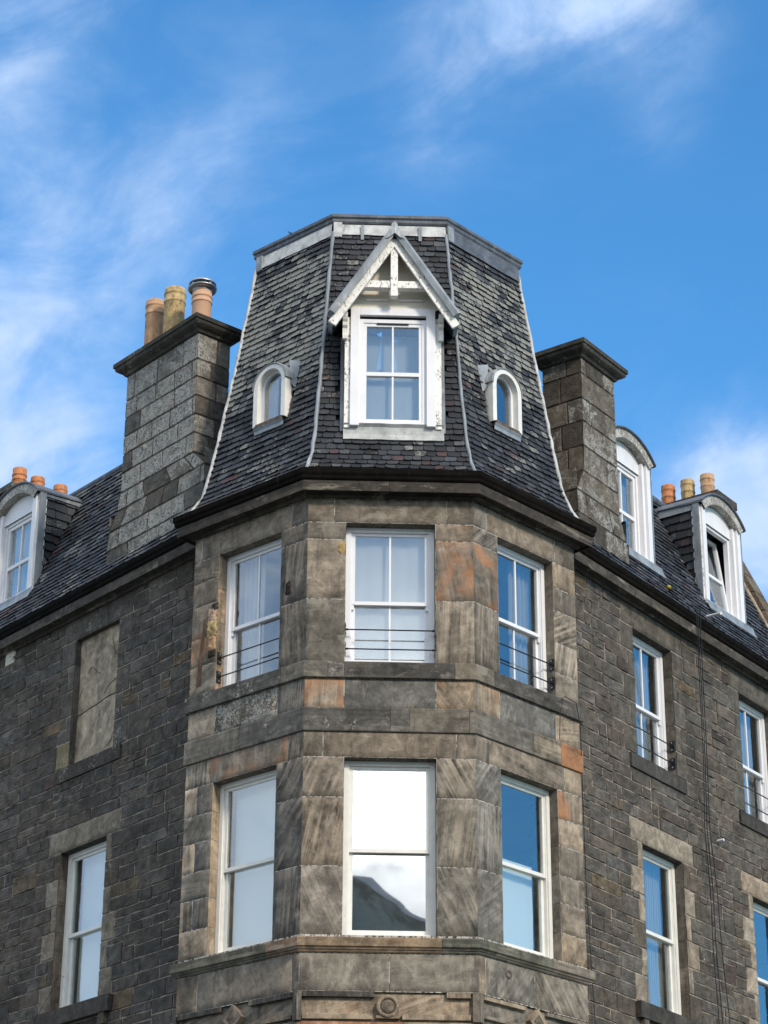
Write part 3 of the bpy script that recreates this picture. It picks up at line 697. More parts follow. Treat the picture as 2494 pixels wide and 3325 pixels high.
# ------------------------------------------------------------------ rubble walls
def rows_between(z0, z1, n_): return [lerp(z0, z1, i/n_) for i in range(n_+1)]
PAIRS = []
def addp(z0, z1, n_):
    e = rows_between(z0, z1, n_); PAIRS.extend(zip(e[:-1], e[1:]))
addp(.25, Z8-.22, 22); addp(Z8-.22, Z8, 1); addp(Z8, Z5, 6); addp(Z5, Z5+.29, 1); addp(Z5+.29, Z4-.21, 2); addp(Z4-.21, Z4, 1); addp(Z4, Z1, 5); addp(Z1, Z0, 1)
def rubble(fr, smin, smax, base, seedv, mcols, lows):
    random.seed(seedv); mb = MB()
    occ = []     # (s0,s1,z0,z1) taken by openings / dressed stones
    for k, (s0, s1, z0, z1) in enumerate(OPS[fr]):
        occ.append((s0, s1, z0, z1))
        up = z1 > 12; mc, mfx = mcols[0] if up else mcols[1]
        # lintel
        l0, l1 = s0-.28, s1+.28; h = .29 if not up else Z0-Z1
        block(mb, fr, l0, l1, z1, z1+h, .004, rc(mc, .08), mfx, 90, .003, .008, .005); occ.append((l0, l1, z1, z1+h))
        # sill
        so, sw = (.035, .20) if up else (.085, .33); sh_ = .21 if up else .22
        occ.append((s0-sw, s1+sw, z0-sh_, z0))
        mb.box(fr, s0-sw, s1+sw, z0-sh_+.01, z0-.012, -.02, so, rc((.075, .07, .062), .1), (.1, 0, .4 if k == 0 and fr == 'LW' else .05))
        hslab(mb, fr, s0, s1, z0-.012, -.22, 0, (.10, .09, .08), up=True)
        if not up:
            for sb in (s0-sw+.15, s1+sw-.15):
                mb.box(fr, sb-.06, sb+.06, z0-sh_-.13, z0-sh_+.008, -.02, .07, rc((.13, .115, .09), .1), (.1, .05, .2))
        n_ = 5 if up else 6; e = rows_between(z0, z1, n_)
        for i in range(n_):
            for side in (0, 1):
                w = (.13 if (i+side*0) % 2 else .29)+random.uniform(-.02, .03)
                lcol = mc
                if not up and random.random() < .25: lcol = tuple(c*.38 for c in mc)
                if up and fr == 'LW' and i == 0 and side == 0 and k == 0: lcol = (.28, .23, .13)
                a, b = (s0-w, s0) if side == 0 else (s1, s1+w)
                block(mb, fr, a, b, e[i], e[i+1], .006, rc(lcol, .1, .03), mfx, None, .004, .01, .006, jl=side == 0, jr=side == 1); occ.append((a, b, e[i], e[i+1]))
        reveal(mb, fr, s0, z0, z1, 1, .2, (.16, .135, .105) if not up else (.11, .10, .085), (.2, .03, .03), n_); reveal(mb, fr, s1, z0, z1, -1, .2, (.16, .14, .115) if not up else (.12, .11, .093), (.2, .03, .03), n_)
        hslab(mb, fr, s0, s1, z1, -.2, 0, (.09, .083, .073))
    def stone(a, b, z0, z1):
        r = random.random(); c = rc(base, .18, .05); fx = (.12, 0, .05)
        if r < .05: c = rc((.13, .12, .105), .15); fx = (.2, 0, .15)
        elif r < .08: c = rc((.15, .115, .075), .1, .05); fx = (.2, .1, .2)
        elif r < .10: fx = (.1, 0, .34)
        elif r < .12: c = rc((.085, .066, .055), .1); fx = (.1, .04, 0)
        block(mb, fr, a, b, z0, z1, 0, c, fx, random.choice((90, 80, 100, 0)), .012, .004, .0066, wob=.012, jit=.003)
    def fill(a, b, z0, z1):
        """a run of length b-a over one pair of courses"""
        s = a
        while s < b-.001:
            L = random.uniform(.5, 1.25)
            if b-(s+L) < .3: L = b-s
            e = s+L; t = random.random(); zm = lerp(z0, z1, random.uniform(.42, .58)); h = z1-z0
            def run(x0, x1, za, zb, lo, hi):
                x = x0
                while x < x1-.001:
                    w = random.uniform(lo, hi)
                    if x1-(x+w) < lo*.55: w = x1-x
                    stone(x, x+w, za, zb); x += w
            if h < .24: run(s, e, z0, z1, .3, .62)
            elif t < .68: run(s, e, z0, zm, .28, .75); run(s, e, zm, z1, .28, .75)
            elif t < .84:
                w = min(L, random.uniform(.3, .5))
                if L-w < .15: w = L
                q = lerp(z0, z1, random.choice((.72, .78, 1.)))
                stone(s, s+w, z0, q)
                if q < z1-.03: run(s, s+w, q, z1, .12, .3)
                if w < L: run(s+w, e, z0, zm, .2, .5); run(s+w, e, zm, z1, .2, .5)
            else:
                za, zb = lerp(z0, z1, .36), lerp(z0, z1, .68)
                run(s, e, z0, za, .15, .45); run(s, e, za, zb, .3, .6); run(s, e, zb, z1, .15, .45)
            s = e
    for z0, z1 in PAIRS:
        if z1 < 6.2:   # below the frame: larger plain courses
            pass
        zc = (z0+z1)/2
        bl = sorted((o[0], o[1]) for o in occ if o[2]-.001 < zc < o[3]+.001)
        # merge
        s = smin
        for a, b in bl:
            if a > s+.02: fill(s, a, z0, z1)
            s = max(s, b)
        if s < smax-.02: fill(s, smax, z0, z1)
    return mb
lwm = rubble('LW', -12, .45, (.104, .093, .079), 11, [((.125, .113, .098), (.05, 0, .35)), ((.25, .215, .165), (.05, .0, .42))], None)
lwm.build('side_wall', M['rubble'], TEN, label='left street wall of dark squared rubble')
rwm = rubble('RW', -.45, 12, (.130, .114, .093), 23, [((.135, .122, .10), (.05, 0, .22)), ((.40, .33, .245), (.05, .0, .12))], None)
rwm.build('side_wall', M['rubble'], TEN, label='right street wall of grey-brown squared rubble')
random.seed(5)
# mortar backing and inner lining
mb = MB()
for fr_, a, b in (('LW', -12, .45), ('RW', -.45, 12)):
    mb = MB(); sheet(mb, fr_, a, b, 0, Z0+.1, OPS[fr_], -.0032); mb.build('mortar', M['mortar'], TEN)
mb = MB()
for fr_, a, b in (('CL', .0, WCL), ('F', 0, WF), ('CR', 0, WCR)):
    sheet(mb, fr_, a, b, 7.56, Z0+.1, OPS[fr_], -.0012); sheet(mb, fr_, a, b, 0, 7.56, [], -.034)
mb.build('pointing', M['pointing'], TEN)
mb = MB()
for fr_, a, b in (('LW', -12, -.2), ('RW', .2, 12), ('CL', .15, WCL-.1), ('F', .1, WF-.1), ('CR', .1, WCR-.15)):
    sheet(mb, fr_, a, b, 0, Z0+.1, OPS[fr_], -.28)
P_ = [W('LW', -12, 0, -.3), W('LW', -.1, 0, -.3), W('CL', .1, 0, -.3), W('CL', WCL-.1, 0, -.3), W('F', WF-.1, 0, -.3), W('CR', WCR-.1, 0, -.3), W('RW', .1, 0, -.3), W('RW', 12, 0, -.3)]
for z in (.3, 4.4, 7.75, 10.85, 13.58):
    mb.face([(p.x, p.y, z) for p in P_]); mb.face([(p.x, p.y, z-.2) for p in P_][::-1])
a, b = W('LW', -12, 0), W('RW', 12, 0)
mb.face([(a.x, a.y, 0), (b.x, b.y, 0), (b.x, b.y, 13.58), (a.x, a.y, 13.58)])
mb.face([W('LW', -12, 0), W('LW', -12, 0, -7), W('LW', -12, 16.34, -7), W('LW', -12, 16.34, -1.15), W('LW', -12, 13.6, .0)])
mb.face([W('RW', 7.05, 13.4, .0), W('RW', 7.05, 13.4, -7), W('RW', 7.05, 16.36, -7), W('RW', 7.05, 16.36, -1.12), W('RW', 7.05, 13.9, .0)]); mb.face([W('RW', 12, 0), W('RW', 12, 0, -7), W('RW', 12, 13.6, -7), W('RW', 12, 13.6, .0)]); 0 and mb.face([W('RW', 12, 0), W('RW', 12, 0, -7), W('RW', 12, 16.34, -7), W('RW', 12, 16.34, -1.15), W('RW', 12, 13.6, .0)])
mb.face([W('LW', -3.5, 0, -.3), W('LW', -3.5, 0, -5), W('LW', -3.5, 13.5, -5), W('LW', -3.5, 13.5, -.3)])
mb.face([W('RW', 3.9, 0, -.3), W('RW', 3.9, 0, -5), W('RW', 3.9, 13.5, -5), W('RW', 3.9, 13.5, -.3)])
mb.build('interior', M['plaster'], TEN)

# ------------------------------------------------------------------ windows
def window(fr, s0, s1, z0, z1, bar=True, mat='upvc', fd=-.13, zmid=None, fw=.06, horns=True, label=None):
    zm = zmid if zmid else z0+(z1-z0)*.445
    org = W(fr, (s0+s1)/2, z0, fd)
    mb = MB(); g = .004
    a, b, c, d = s0+g, s1-g, z0+g, z1-g
    mb.box(fr, a, a+fw, c, d, fd-.11, fd); mb.box(fr, b-fw, b, c, d, fd-.11, fd)
    mb.box(fr, a+fw, b-fw, d-fw, d, fd-.11, fd-.002); mb.box(fr, a+fw, b-fw, c, c+.035, fd-.11, fd+.012)
    # inner bead
    mb.box(fr, a+fw, a+fw+.012, c+.035, d-fw, fd-.11, fd-.02); mb.box(fr, b-fw-.012, b-fw, c+.035, d-fw, fd-.11, fd-.02)
    w = mb.build('window', M[mat], TEN, origin=org, bevel=.003, label=label)
    fa, fb = a+fw+.012, b-fw-.012
    def sash(za, zb, dd, st, rt, rb):
        mb = MB()
        mb.box(fr, fa, fa+st, za, zb, dd-.035, dd); mb.box(fr, fb-st, fb, za, zb, dd-.035, dd)
        mb.box(fr, fa+st, fb-st, zb-rt, zb, dd-.035, dd-.001); mb.box(fr, fa+st, fb-st, za, za+rb, dd-.035, dd-.001)
        if bar:
            m = (fa+fb)/2; mb.box(fr, m-.0115, m+.0115, za+rb, zb-rt, dd-.03, dd-.004)
        if horns and dd > fd-.05:
            for x in (fa, fb-.028): mb.box(fr, x, x+.028, za-.06, za, dd-.03, dd-.006)
        o = mb.build('sash', M[mat], w, origin=W(fr, (fa+fb)/2, za, dd), bevel=.002)
        gm = MB(); tilt = random.uniform(-.0012, .0012); tz = random.uniform(-.0015, .0015)
        d1 = dd-.014
        A_, B_, C_, D_ = [W(fr, x, z, d1+q) for x, z, q in ((fa+st-.006, za+rb-.006, 0), (fb-st+.006, za+rb-.006, tilt), (fb-st+.006, zb-rt+.006, tilt+tz), (fa+st-.006, zb-rt+.006, tz))]
        o_, t_ = FR[fr]; nn = outn(t_); bk = Vector((nn.x, nn.y, 0))*-.005
        gm.hexa([A_, B_, C_, D_, A_+bk, B_+bk, C_+bk, D_+bk])
        gm.build('pane', M['glass'], w, origin=A_)
    sash(zm-.022, d-fw, fd-.028, .038, .038, .045)
    sash(c+.035, zm+.02, fd-.066, .042, .04, .065)
    return w
for fr_ in ('CL', 'F', 'CR'):
    s0, s1, z0, z1 = OPS[fr_][0]; window(fr_, s0, s1, z0, z1, zmid=12.17)
    s0, s1, z0, z1 = OPS[fr_][1]; window(fr_, s0, s1, z0, z1, bar=False, mat='wood', zmid=9.18, horns=False, fw=.055, fd=-.12)
for i in (1, 2, 3):
    s0, s1, z0, z1 = OPS['LW'][i]; window('LW', s0, s1, z0, z1, bar=False, mat='wood', horns=False, zmid=z0+.475*(z1-z0), fd=-.12)
for i in range(4):
    s0, s1, z0, z1 = OPS['RW'][i]; up = z1 > 12
    window('RW', s0, s1, z0, z1, bar=up, mat='upvc' if up else 'wood', horns=up, zmid=12.17 if up else 9.18, fd=-.13 if up else -.12)
# the blind window
mb = MB(); s0, s1, z0, z1 = OPS['LW'][0]
def slab(za, zb, la, lb):
    n_ = 10; P, UV = [], []
    for i in range(n_+1):
        row, uvr = [], []
        for k in range(9):
            u, v = i/n_, k/8; s_ = lerp(s0, s1, u)
            lo = za+(la(u) if la else 0); hi = zb+(lb(u) if lb else 0); zz = lerp(lo, hi, v)
            ed = .012 if (k == 0 and la) or (k == 8 and lb) else 0
            row.append(W('LW', s_, zz, -.085-ed+.008*noise.noise((s_*2.5, zz*2.5, 3)))); uvr.append((s_, zz))
        P.append(row); UV.append(uvr)
    mb.mesh_grid(P, (.36, .30, .215), (.0, .0, .0), UV)
crack = lambda u: .12*u-.04+.025*noise.noise((u*4, 1, 2))+.012*noise.noise((u*14, 1, 2))
slab(z0, 12.12, None, lambda u: crack(u)-.008); slab(12.12, z1, lambda u: crack(u)+.008, None)
for pts in ([(-2.86, 12.62), (-2.80, 12.68), (-2.72, 12.66), (-2.62, 12.56), (-2.55, 12.54)], [(-2.32, 12.95), (-2.27, 12.85), (-2.24, 12.72), (-2.15, 12.69)],
            [(-2.95, 12.45), (-3.0, 12.38), (-3.02, 12.3)], [(-2.35, 11.46), (-2.22, 11.54), (-2.2, 11.62), (-2.12, 11.65)], [(-2.45, 12.22), (-2.35, 12.31), (-2.2, 12.36), (-2.06, 12.36)]):
    mb.tube([W('LW', a, b, -.078) for a, b in pts], .003, 5, (.07, .06, .045))
mb.build('blocked_window', M['ashlar'], TEN, label='walled-up window filled with two cracked sandstone slabs')
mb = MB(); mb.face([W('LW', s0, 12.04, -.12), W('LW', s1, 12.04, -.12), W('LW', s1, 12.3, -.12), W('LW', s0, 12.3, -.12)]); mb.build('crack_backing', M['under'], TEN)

# guard rails across the upper windows
def rails(fr, s0, s1, both=True):
    for z in (11.79, 11.55):
        mb = MB(); a, b = W(fr, s0+.03, z, -.045), W(fr, s1-.03, z, -.045)
        mb.tube([a, b], .0085, 8)
        o = mb.build('guard_rail', M['black'], TEN, origin=a)
        for s_ in (s0+.003, s1-.003):
            m2 = MB(); sg = 1 if s_ < (s0+s1)/2 else -1
            m2.box(fr, min(s_, s_+sg*.008), max(s_, s_+sg*.008), z-.075, z+.075, -.085, -.012)
            m2.tube([W(fr, s_+sg*.006, z, -.045), W(fr, s_+sg*.035, z, -.045)], .013, 8)
            m2.build('bracket', M['black'], o, origin=W(fr, s_, z, -.045))
            for dz in (-.05, .05):
                m3 = MB(); m3.tube([W(fr, s_+sg*.006, z+dz, -.05), W(fr, s_+sg*.014, z+dz, -.05)], .011, 8)
                m3.build('bolt', M['steel'], o, origin=W(fr, s_, z+dz, -.05))
for fr_ in ('CL', 'F', 'CR'): rails(fr_, *OPS[fr_][0][:2])
rails('RW', *OPS['RW'][0][:2]); rails('RW', *OPS['RW'][2][:2])

# ------------------------------------------------------------------ slating
SLC = [(.025, .029, .035), (.017, .019, .024), (.040, .045, .052), (.029, .032, .037), (.014, .016, .020)]
def slates(mb, und, fr, sL, sR, prof, z0, z1, gauge=.087, wid=.135, holes=(), lich=.3, und_off=.03, zf=None):
    z = z0; r = 0
    def hit(s, zz): return any(h[0] < s < h[1] and h[2] < zz < h[3] for h in holes)
    while z < z1-.01:
        # height of course in z so that gauge is measured along the slope
        dp = prof(z+.05)-prof(z); sl = math.hypot(.05, dp)/.05; g = gauge/sl
        zt = min(z+g, z1); a, b = sL(z), sR(z); s = a-random.uniform(0, wid)
        # backing strip
        cuts = sorted({a, b, *[min(max(x, a), b) for h in holes if h[2] < (z+zt)/2 < h[3] for x in (h[0], h[1])]})
        for c, d in zip(cuts[:-1], cuts[1:]):
            if d-c < .001 or hit((c+d)/2, (z+zt)/2): continue
            cc = c if c > a else sL(zt); dd = d if d < b else sR(zt)
            und.face([W(fr, c, z, prof(z)-und_off), W(fr, d, z, prof(z)-und_off), W(fr, dd, zt, prof(zt)-und_off), W(fr, cc, zt, prof(zt)-und_off)])
        while s < b:
            w = wid*random.uniform(.75, 1.3); e = s+w
            x0, x1 = max(s, a), min(e, b); mid = (x0+x1)/2
            if x1-x0 > .015 and not hit(mid, (z+zt)/2):
                for h in holes:
                    if h[2] < (z+zt)/2 < h[3]:
                        if x0 < h[0] < x1: x1 = h[0]
                        if x0 < h[1] < x1: x0 = h[1]
                g_ = .003; x0 += g_; x1 -= g_
                zt2 = zt+g*.15
                # the top edge follows the hips
                t0 = max(x0, sL(zt2)); t1 = min(x1, sR(zt2))
                if t1 <= t0: t0 = t1 = (t0+t1)/2
                j0, j1 = random.uniform(-.006, .006), random.uniform(-.006, .006); lift = .019+random.uniform(-.004, .012)
                base = prof(z); th = .011; cr = min(.016, (x1-x0)*.2)
                col = random.choice(SLC); q = random.random()
                if q < .03: col = (.055, .032, .033)
                elif q < .07: col = (.055, .06, .066)
                col = rc(col, .38, .04)
                lc = lich(mid, z) if callable(lich) else lich
                lc = max(0, lc+random.uniform(-.35, .35))
                ft = prof(zt2)+.001
                bl = W(fr, x0, z+j0+cr*.8, base+lift); bl2 = W(fr, x0+cr, z+j0, base+lift)
                br2 = W(fr, x1-cr, z+j1, base+lift); br = W(fr, x1, z+j1+cr*.8, base+lift)
                tr = W(fr, t1, zt2, ft); tl = W(fr, t0, zt2, ft)
                mb.face([bl, bl2, br2, br, tr, tl], col, (0, 0, lc))
                dn = Vector((0, 0, 0)); o, t = FR[fr]; nn = outn(t); dn = Vector((nn.x, nn.y, 0))*-th
                for p, q_ in ((bl2, br2), (bl, bl2), (br2, br)): mb.face([p+dn, q_+dn, q_, p], tuple(c*.8 for c in col), (0, 0, lc*.5))
                mb.face([bl+dn, bl, tl], col); mb.face([br, br+dn, tr], col)
            s = e
        z = zt; r += 1

def interp(tab):
    def f(z):
        if z <= tab[0][0]: return tab[0][1]
        for (a, p), (b, q) in zip(tab[:-1], tab[1:]):
            if z <= b: return p+(q-p)*(z-a)/(b-a)
        return tab[-1][1]
    return f
TP = interp([(13.60, .19), (13.68, .15), (13.76, .10), (13.85, .035), (13.98, -.035), (14.14, -.09), (14.35, -.14), (14.8, -.22), (15.4, -.31), (15.95, -.385), (16.55, -.47), (17.1, -.56), (17.6, -.635), (17.9, -.68)])
ANGL = math.tan(R(21.85)); ANGR = math.tan(R(22.3))
FsL = lambda z: -TP(z)*ANGL; FsR = lambda z: WF+TP(z)*ANGR
CLsL = interp([(13.62, -.14), (13.74, -.06), (13.9, .01), (14.2, .05), (14.58, .085), (15.19, .135), (15.6, .18), (16.15, .235), (16.67, .265), (17.1, .285), (17.5, .30), (17.9, .31)])
CLsR = lambda z: WCL+TP(z)*ANGL
CRsL = lambda z: -TP(z)*ANGR
CRsR = interp([(13.62, 2.02), (13.74, 1.96), (13.9, 1.905), (14.2, 1.835), (14.6, 1.81), (15.13, 1.785), (15.67, 1.75), (16.1, 1.72), (16.85, 1.69), (17.3, 1.675), (17.9, 1.67)])
ZT = 17.56
sl = MB(); un = MB()
def lichF(s, z): return .12
def lichC(s, z):
    k = .62*max(0, min(1, (z-14.9)/.8)); return .12+k if z < 17.2 else .3
SDL, SDR = 1.04, .86
slates(sl, un, 'F', FsL, FsR, TP, 13.68, ZT, holes=[(.38, 1.62, 14.40, 15.95), (.55, 1.45, 15.95, 16.3), (.8, 1.2, 16.3, 16.7)], lich=lichF)
slates(sl, un, 'CL', CLsL, CLsR, TP, 13.68, ZT, holes=[(SDL-.30, SDL+.30, 14.78, 15.50)], lich=lambda s, z: lichC(s, z)+.1)
slates(sl, un, 'CR', CRsL, CRsR, TP, 13.68, ZT, holes=[(SDR-.30, SDR+.30, 14.78, 15.50)], lich=lambda s, z: lichC(s, z)+.05)
roof = sl.build('turret_roof', M['slate'], TEN)
# hidden return slopes and the flat top, closing the turret
bl, br = Vector((.62, .785, 0)), Vector((-.62, .785, 0))
zs = [13.55+(17.9-13.55)*i/16 for i in range(17)]
for (fr_, fs, bv, fl) in (('CL', CLsL, bl, 1), ('CR', CRsR, br, -1)):
    P = [[W(fr_, fs(z), z, TP(z)-.01), W(fr_, fs(z), z, TP(z)-.01)+bv*2.6] for z in zs if z <= 17.75]
    un.mesh_grid(P if fl > 0 else P[::-1])
un.build('roof_boarding', M['under'], roof)
tp = 17.70; d_ = TP(tp)
pl = [W('CL', CLsL(tp), tp, d_), W('CL', CLsR(tp), tp, d_), W('F', FsR(tp), tp, d_), W('CR', CRsR(tp), tp, d_)]
mb = MB(); mb.face([pl[0]+bl*2.6, *pl, pl[3]+br*2.6][::-1]); mb.face([pl[0]+bl*2.6, pl[3]+br*2.6, pl[3]+br*2.6-Vector((0, 0, 4)), pl[0]+bl*2.6-Vector((0, 0, 4))])
mb.build('flat_top', M['leaddark'], roof)
# lead hips
def hip(f, sgn, zlist, r=.024, mat='lead', jog=.006):
    pts = []
    for z in zlist: p = f(z); pts.append(p+Vector((random.uniform(-jog, jog), 0, 0)))
    mb = MB(); mb.tube(pts, [r*random.uniform(.85, 1.12) for _ in pts], 8); return mb.build('lead_hip', M[mat], roof, origin=pts[0])
zl_ = [13.70+i*(17.5-13.70)/30 for i in range(31)]
hip(lambda z: W('F', FsL(z), z, TP(z)+.018), 1, zl_); hip(lambda z: W('F', FsR(z), z, TP(z)+.018), 1, zl_)
hip(lambda z: W('CL', CLsL(z), z, TP(z)+.012), 1, zl_, .026, 'leadpale'); hip(lambda z: W('CR', CRsR(z), z, TP(z)+.012), 1, zl_, .026, 'leadpale')
# kerb of the flat top: pale flashing, then a dark roll
def topstrip(fr, f0, f1, z0, z1, o0, o1, mat, name, seg=14, wavy=.012):
    mb = MB(); P = []
    for i in range(seg+1):
        u = i/seg; row = []
        for z, o in ((z0, o0), (z0, o0+.012), ((z0+z1)/2, (o0+o1)/2+.014), (z1, o1+.012), (z1, o1)):
            ww = wavy*noise.noise((u*7, fr == 'F', z)) if z == z0 else 0
            s_ = lerp(f0(z), f1(z), u); row.append(W(fr, s_, z+ww, TP(z)+o))
        P.append(row)
    mb.mesh_grid(P, smooth=False); return mb.build(name, M[mat], roof, origin=P[0][0])
topstrip('F', FsL, FsR, 17.46, 17.62, .02, .022, 'leadpale', 'lead_flashing')
topstrip('CL', CLsL, CLsR, 17.44, 17.66, .02, .022, 'leadpale', 'lead_flashing')
topstrip('CR', CRsL, CRsR, 17.40, 17.70, .02, .022, 'leaddark', 'lead_flashing')
for fr_, s_ in (('F', .62), ('F', 1.36)):
    mb = MB(); mb.box(fr_, s_-.02, s_+.02, 17.38, 17.6, TP(17.45)+.035, TP(17.45)+.045); mb.build('lead_clip', M['lead'], roof)
TOPP = []
for fr_, f in (('CL', CLsL), ('CL', CLsR), ('F', FsR), ('CR', CRsR)):
    p = W(fr_, f(17.7), 0, TP(17.7)); TOPP.append(V2(p.x, p.y))
TOPP = [TOPP[0]+V2(bl.x, bl.y)*2.5, *TOPP, TOPP[3]+V2(br.x, br.y)*2.5]
mb = MB(); sweep(mb, TOPP, [(-.05, 17.64), (.045, 17.635), (.06, 17.66), (.055, 17.70), (.075, 17.72), (.07, 17.765), (.03, 17.79), (-.1, 17.78)], [[1, 2], [.3, .7, 1.1], [.5, 1.0], [.4, .9], [1, 2]], tint=(1, 1, 1)); mb.build('roof_kerb', M['leaddark'], roof)
for fr_, s_, mt in (('CL', CLsL(17.6)+.06, 'lead'), ('CR', CRsL(17.6)+.05, 'lead'), ('F', FsL(17.6)+.05, 'leadpale')):
    mb = MB(); mb.box(fr_, s_-.055, s_+.055, 17.42, 17.64, TP(17.6)+.0, TP(17.5)+.045); mb.build('lead_saddle', M[mt], roof, bevel=.006)

# street roofs (mansard slopes)
MP = interp([(13.60, .20), (13.72, .165), (13.82, .11), (13.95, .03), (14.15, -.085), (14.40, -.215), (14.85, -.415), (15.36, -.645), (15.94, -.91), (16.40, -1.12), (16.6, -1.2)])
ZM = 16.34
def mansard(fr, a, b, holes, name, lich):
    sl = MB(); un = MB()
    slates(sl, un, fr, lambda z: a, lambda z: b, MP, 13.70, ZM, .10, .17, holes, lich)
    o = sl.build(name, M['slate'], TEN); un.build('roof_boarding', M['under'], o)
    mb = MB(); L = 24
    P = [[W(fr, lerp(a, b, i/L), z, MP(ZM)+o_) for o_, z in ((.0, ZM-.06), (.035, ZM-.04), (.045, ZM+.01), (.01, ZM+.05), (-.3, ZM+.06), (-.45, ZM+.04))] for i in range(L+1)]
    mb.mesh_grid(P); mb.build('roof_kerb', M['leaddark'], o)
    return o
mr = mansard('RW', .7, 6.78, [(1.87, 3.12, 14.40, 16.1), (4.5, 5.78, 14.40, 16.1)], 'mansard_roof', .12)
ml = mansard('LW', -12, -.5, [(-5.92, -4.66, 14.42, 16.1)], 'mansard_roof', .25)
a, b, c = W('LW', -12, ZM+.03, -1.1), W('RW', 7.0, ZM+.03, -1.1), V2(0, 0)
# flat roof over the rest
t1, t2 = W('LW', .0, ZM+.03, -1.1), W('RW', .0, ZM+.03, -1.1)
e_ = W('RW', 7.0, ZM+.03, -7)
mb = MB(); mb.face([a, t1, t2, b, e_]); mb.build('flat_roof', M['leaddark'], TEN)

# ------------------------------------------------------------------ gabled dormer on the turret
dm = MB(); fr = 'F'
DO = -.06
mb = MB()
# outer weathered boards + sides
mb.box(fr, .405, .475, 14.42, 15.95, DO-.09, DO); mb.box(fr, 1.515, 1.59, 14.42, 15.95, DO-.09, DO)
mb.box(fr, .40, 1.595, 14.39, 14.425, DO-.10, DO-.03)
P = [W(fr, s_, z, DO+.0) for s_, z in ((.405, 15.9), (1.59, 15.9), (1.59, 16.12), (1.0, 17.02), (.405, 16.12))]
dmr = mb.build('dormer', M['peel'], TEN, origin=W(fr, 1.0, 14.42, DO), bevel=.004, label='gabled dormer with peeling white barge boards')
mb = MB()
bk = outn(FR[fr][1]); bk = Vector((bk.x, bk.y, 0))
q = [W(fr, .475, 16.06, DO-.01), W(fr, 1.515, 16.06, DO-.01), W(fr, 1.60, 16.10, DO-.01), W(fr, 1.0, 17.0, DO-.01), W(fr, .40, 16.10, DO-.01)]
mb.face(q); mb.build('gable_panel', M['cream'], dmr)
mb = MB()   # ledge strip
mb.box(fr, .66, .94, 16.185, 16.205, DO-.01, DO+.02); mb.box(fr, 1.06, 1.36, 16.185, 16.205, DO-.01, DO+.02); mb.builds('panel_bead', M['upvc'], dmr)
mb = MB()   # cheeks
for s_, sg in ((.405, -1), (1.59, 1)):
    pts = [W(fr, s_, 14.42, DO-.02), W(fr, s_, 14.42, TP(14.42)-.03), W(fr, s_, 15.0, TP(15.0)-.03), W(fr, s_, 15.6, TP(15.6)-.03), W(fr, s_, 16.0, TP(16.0)-.03), W(fr, s_, 16.05, DO-.02)]
    mb.face(pts if sg > 0 else pts[::-1])
mb.builds('dormer_cheek', M['under'], dmr)
mb = MB()   # architrave
for a_, b_, c_, d_ in ((.475, .585, 14.44, 16.07), (1.405, 1.515, 14.44, 16.07)): mb.box(fr, a_, b_, c_, d_-.0, DO-.02, DO+.035)
mb.box(fr, .585, 1.405, 15.965, 16.07, DO-.02, DO+.034)
mb.build('architrave', M['upvc'], dmr, bevel=.004)
# casement
mb = MB(); fd = DO-.01
a_, b_, c_, d_ = .585, 1.405, 14.47, 15.93
mb.box(fr, a_, a_+.05, c_, d_, fd-.07, fd); mb.box(fr, b_-.05, b_, c_, d_, fd-.07, fd); mb.box(fr, a_+.05, b_-.05, d_-.05, d_, fd-.07, fd-.001); mb.box(fr, a_+.05, b_-.05, c_, c_+.04, fd-.07, fd+.01)
i0, i1, j0, j1 = a_+.05, b_-.05, c_+.04, d_-.05
mb.box(fr, i0, i0+.04, j0, j1, fd-.06, fd-.012); mb.box(fr, i1-.04, i1, j0, j1, fd-.06, fd-.012); mb.box(fr, i0+.04, i1-.04, j1-.045, j1, fd-.06, fd-.013); mb.box(fr, i0+.04, i1-.04, j0, j0+.04, fd-.06, fd-.013)
mb.box(fr, i0+.04, i1-.04, 15.145, 15.195, fd-.055, fd-.008); mb.box(fr, .984, 1.006, j0+.04, 15.145, fd-.05, fd-.016); mb.box(fr, .984, 1.006, 15.195, j1-.045, fd-.05, fd-.016)
mb.build('casement', M['upvc'], dmr, bevel=.003)
mb = MB(); mb.box(fr, .80, 1.19, 15.862, 15.878, fd-.012, fd+.006); mb.build('trickle_vent', M['black'], dmr)
for za, zb in ((j0+.03, 15.15), (15.19, j1-.04)):
    mb = MB(); mb.box(fr, i0+.035, i1-.035, za, zb, fd-.04, fd-.034); mb.build('pane', M['glass'], dmr)
# scrolled brackets
for s_ in (.375, 1.555):
    mb = MB()
    pr = [(0, 15.62), (.05, 15.62), (.055, 15.66), (.045, 15.70), (.05, 15.76), (.08, 15.79), (.085, 15.82), (.075, 15.835), (.10, 15.86), (.12, 15.90), (.125, 15.95), (0, 15.95)]
    for x0, x1 in ((s_, s_+.06),):
        L_ = [W(fr, x0, z, DO+o) for o, z in pr]; Rr = [W(fr, x1, z, DO+o) for o, z in pr]
        mb.face(L_[::-1]); mb.face(Rr)
        for i in range(len(pr)-1): mb.face([L_[i], Rr[i], Rr[i+1], L_[i+1]])
    mb.build('bracket', M['wood'], dmr)
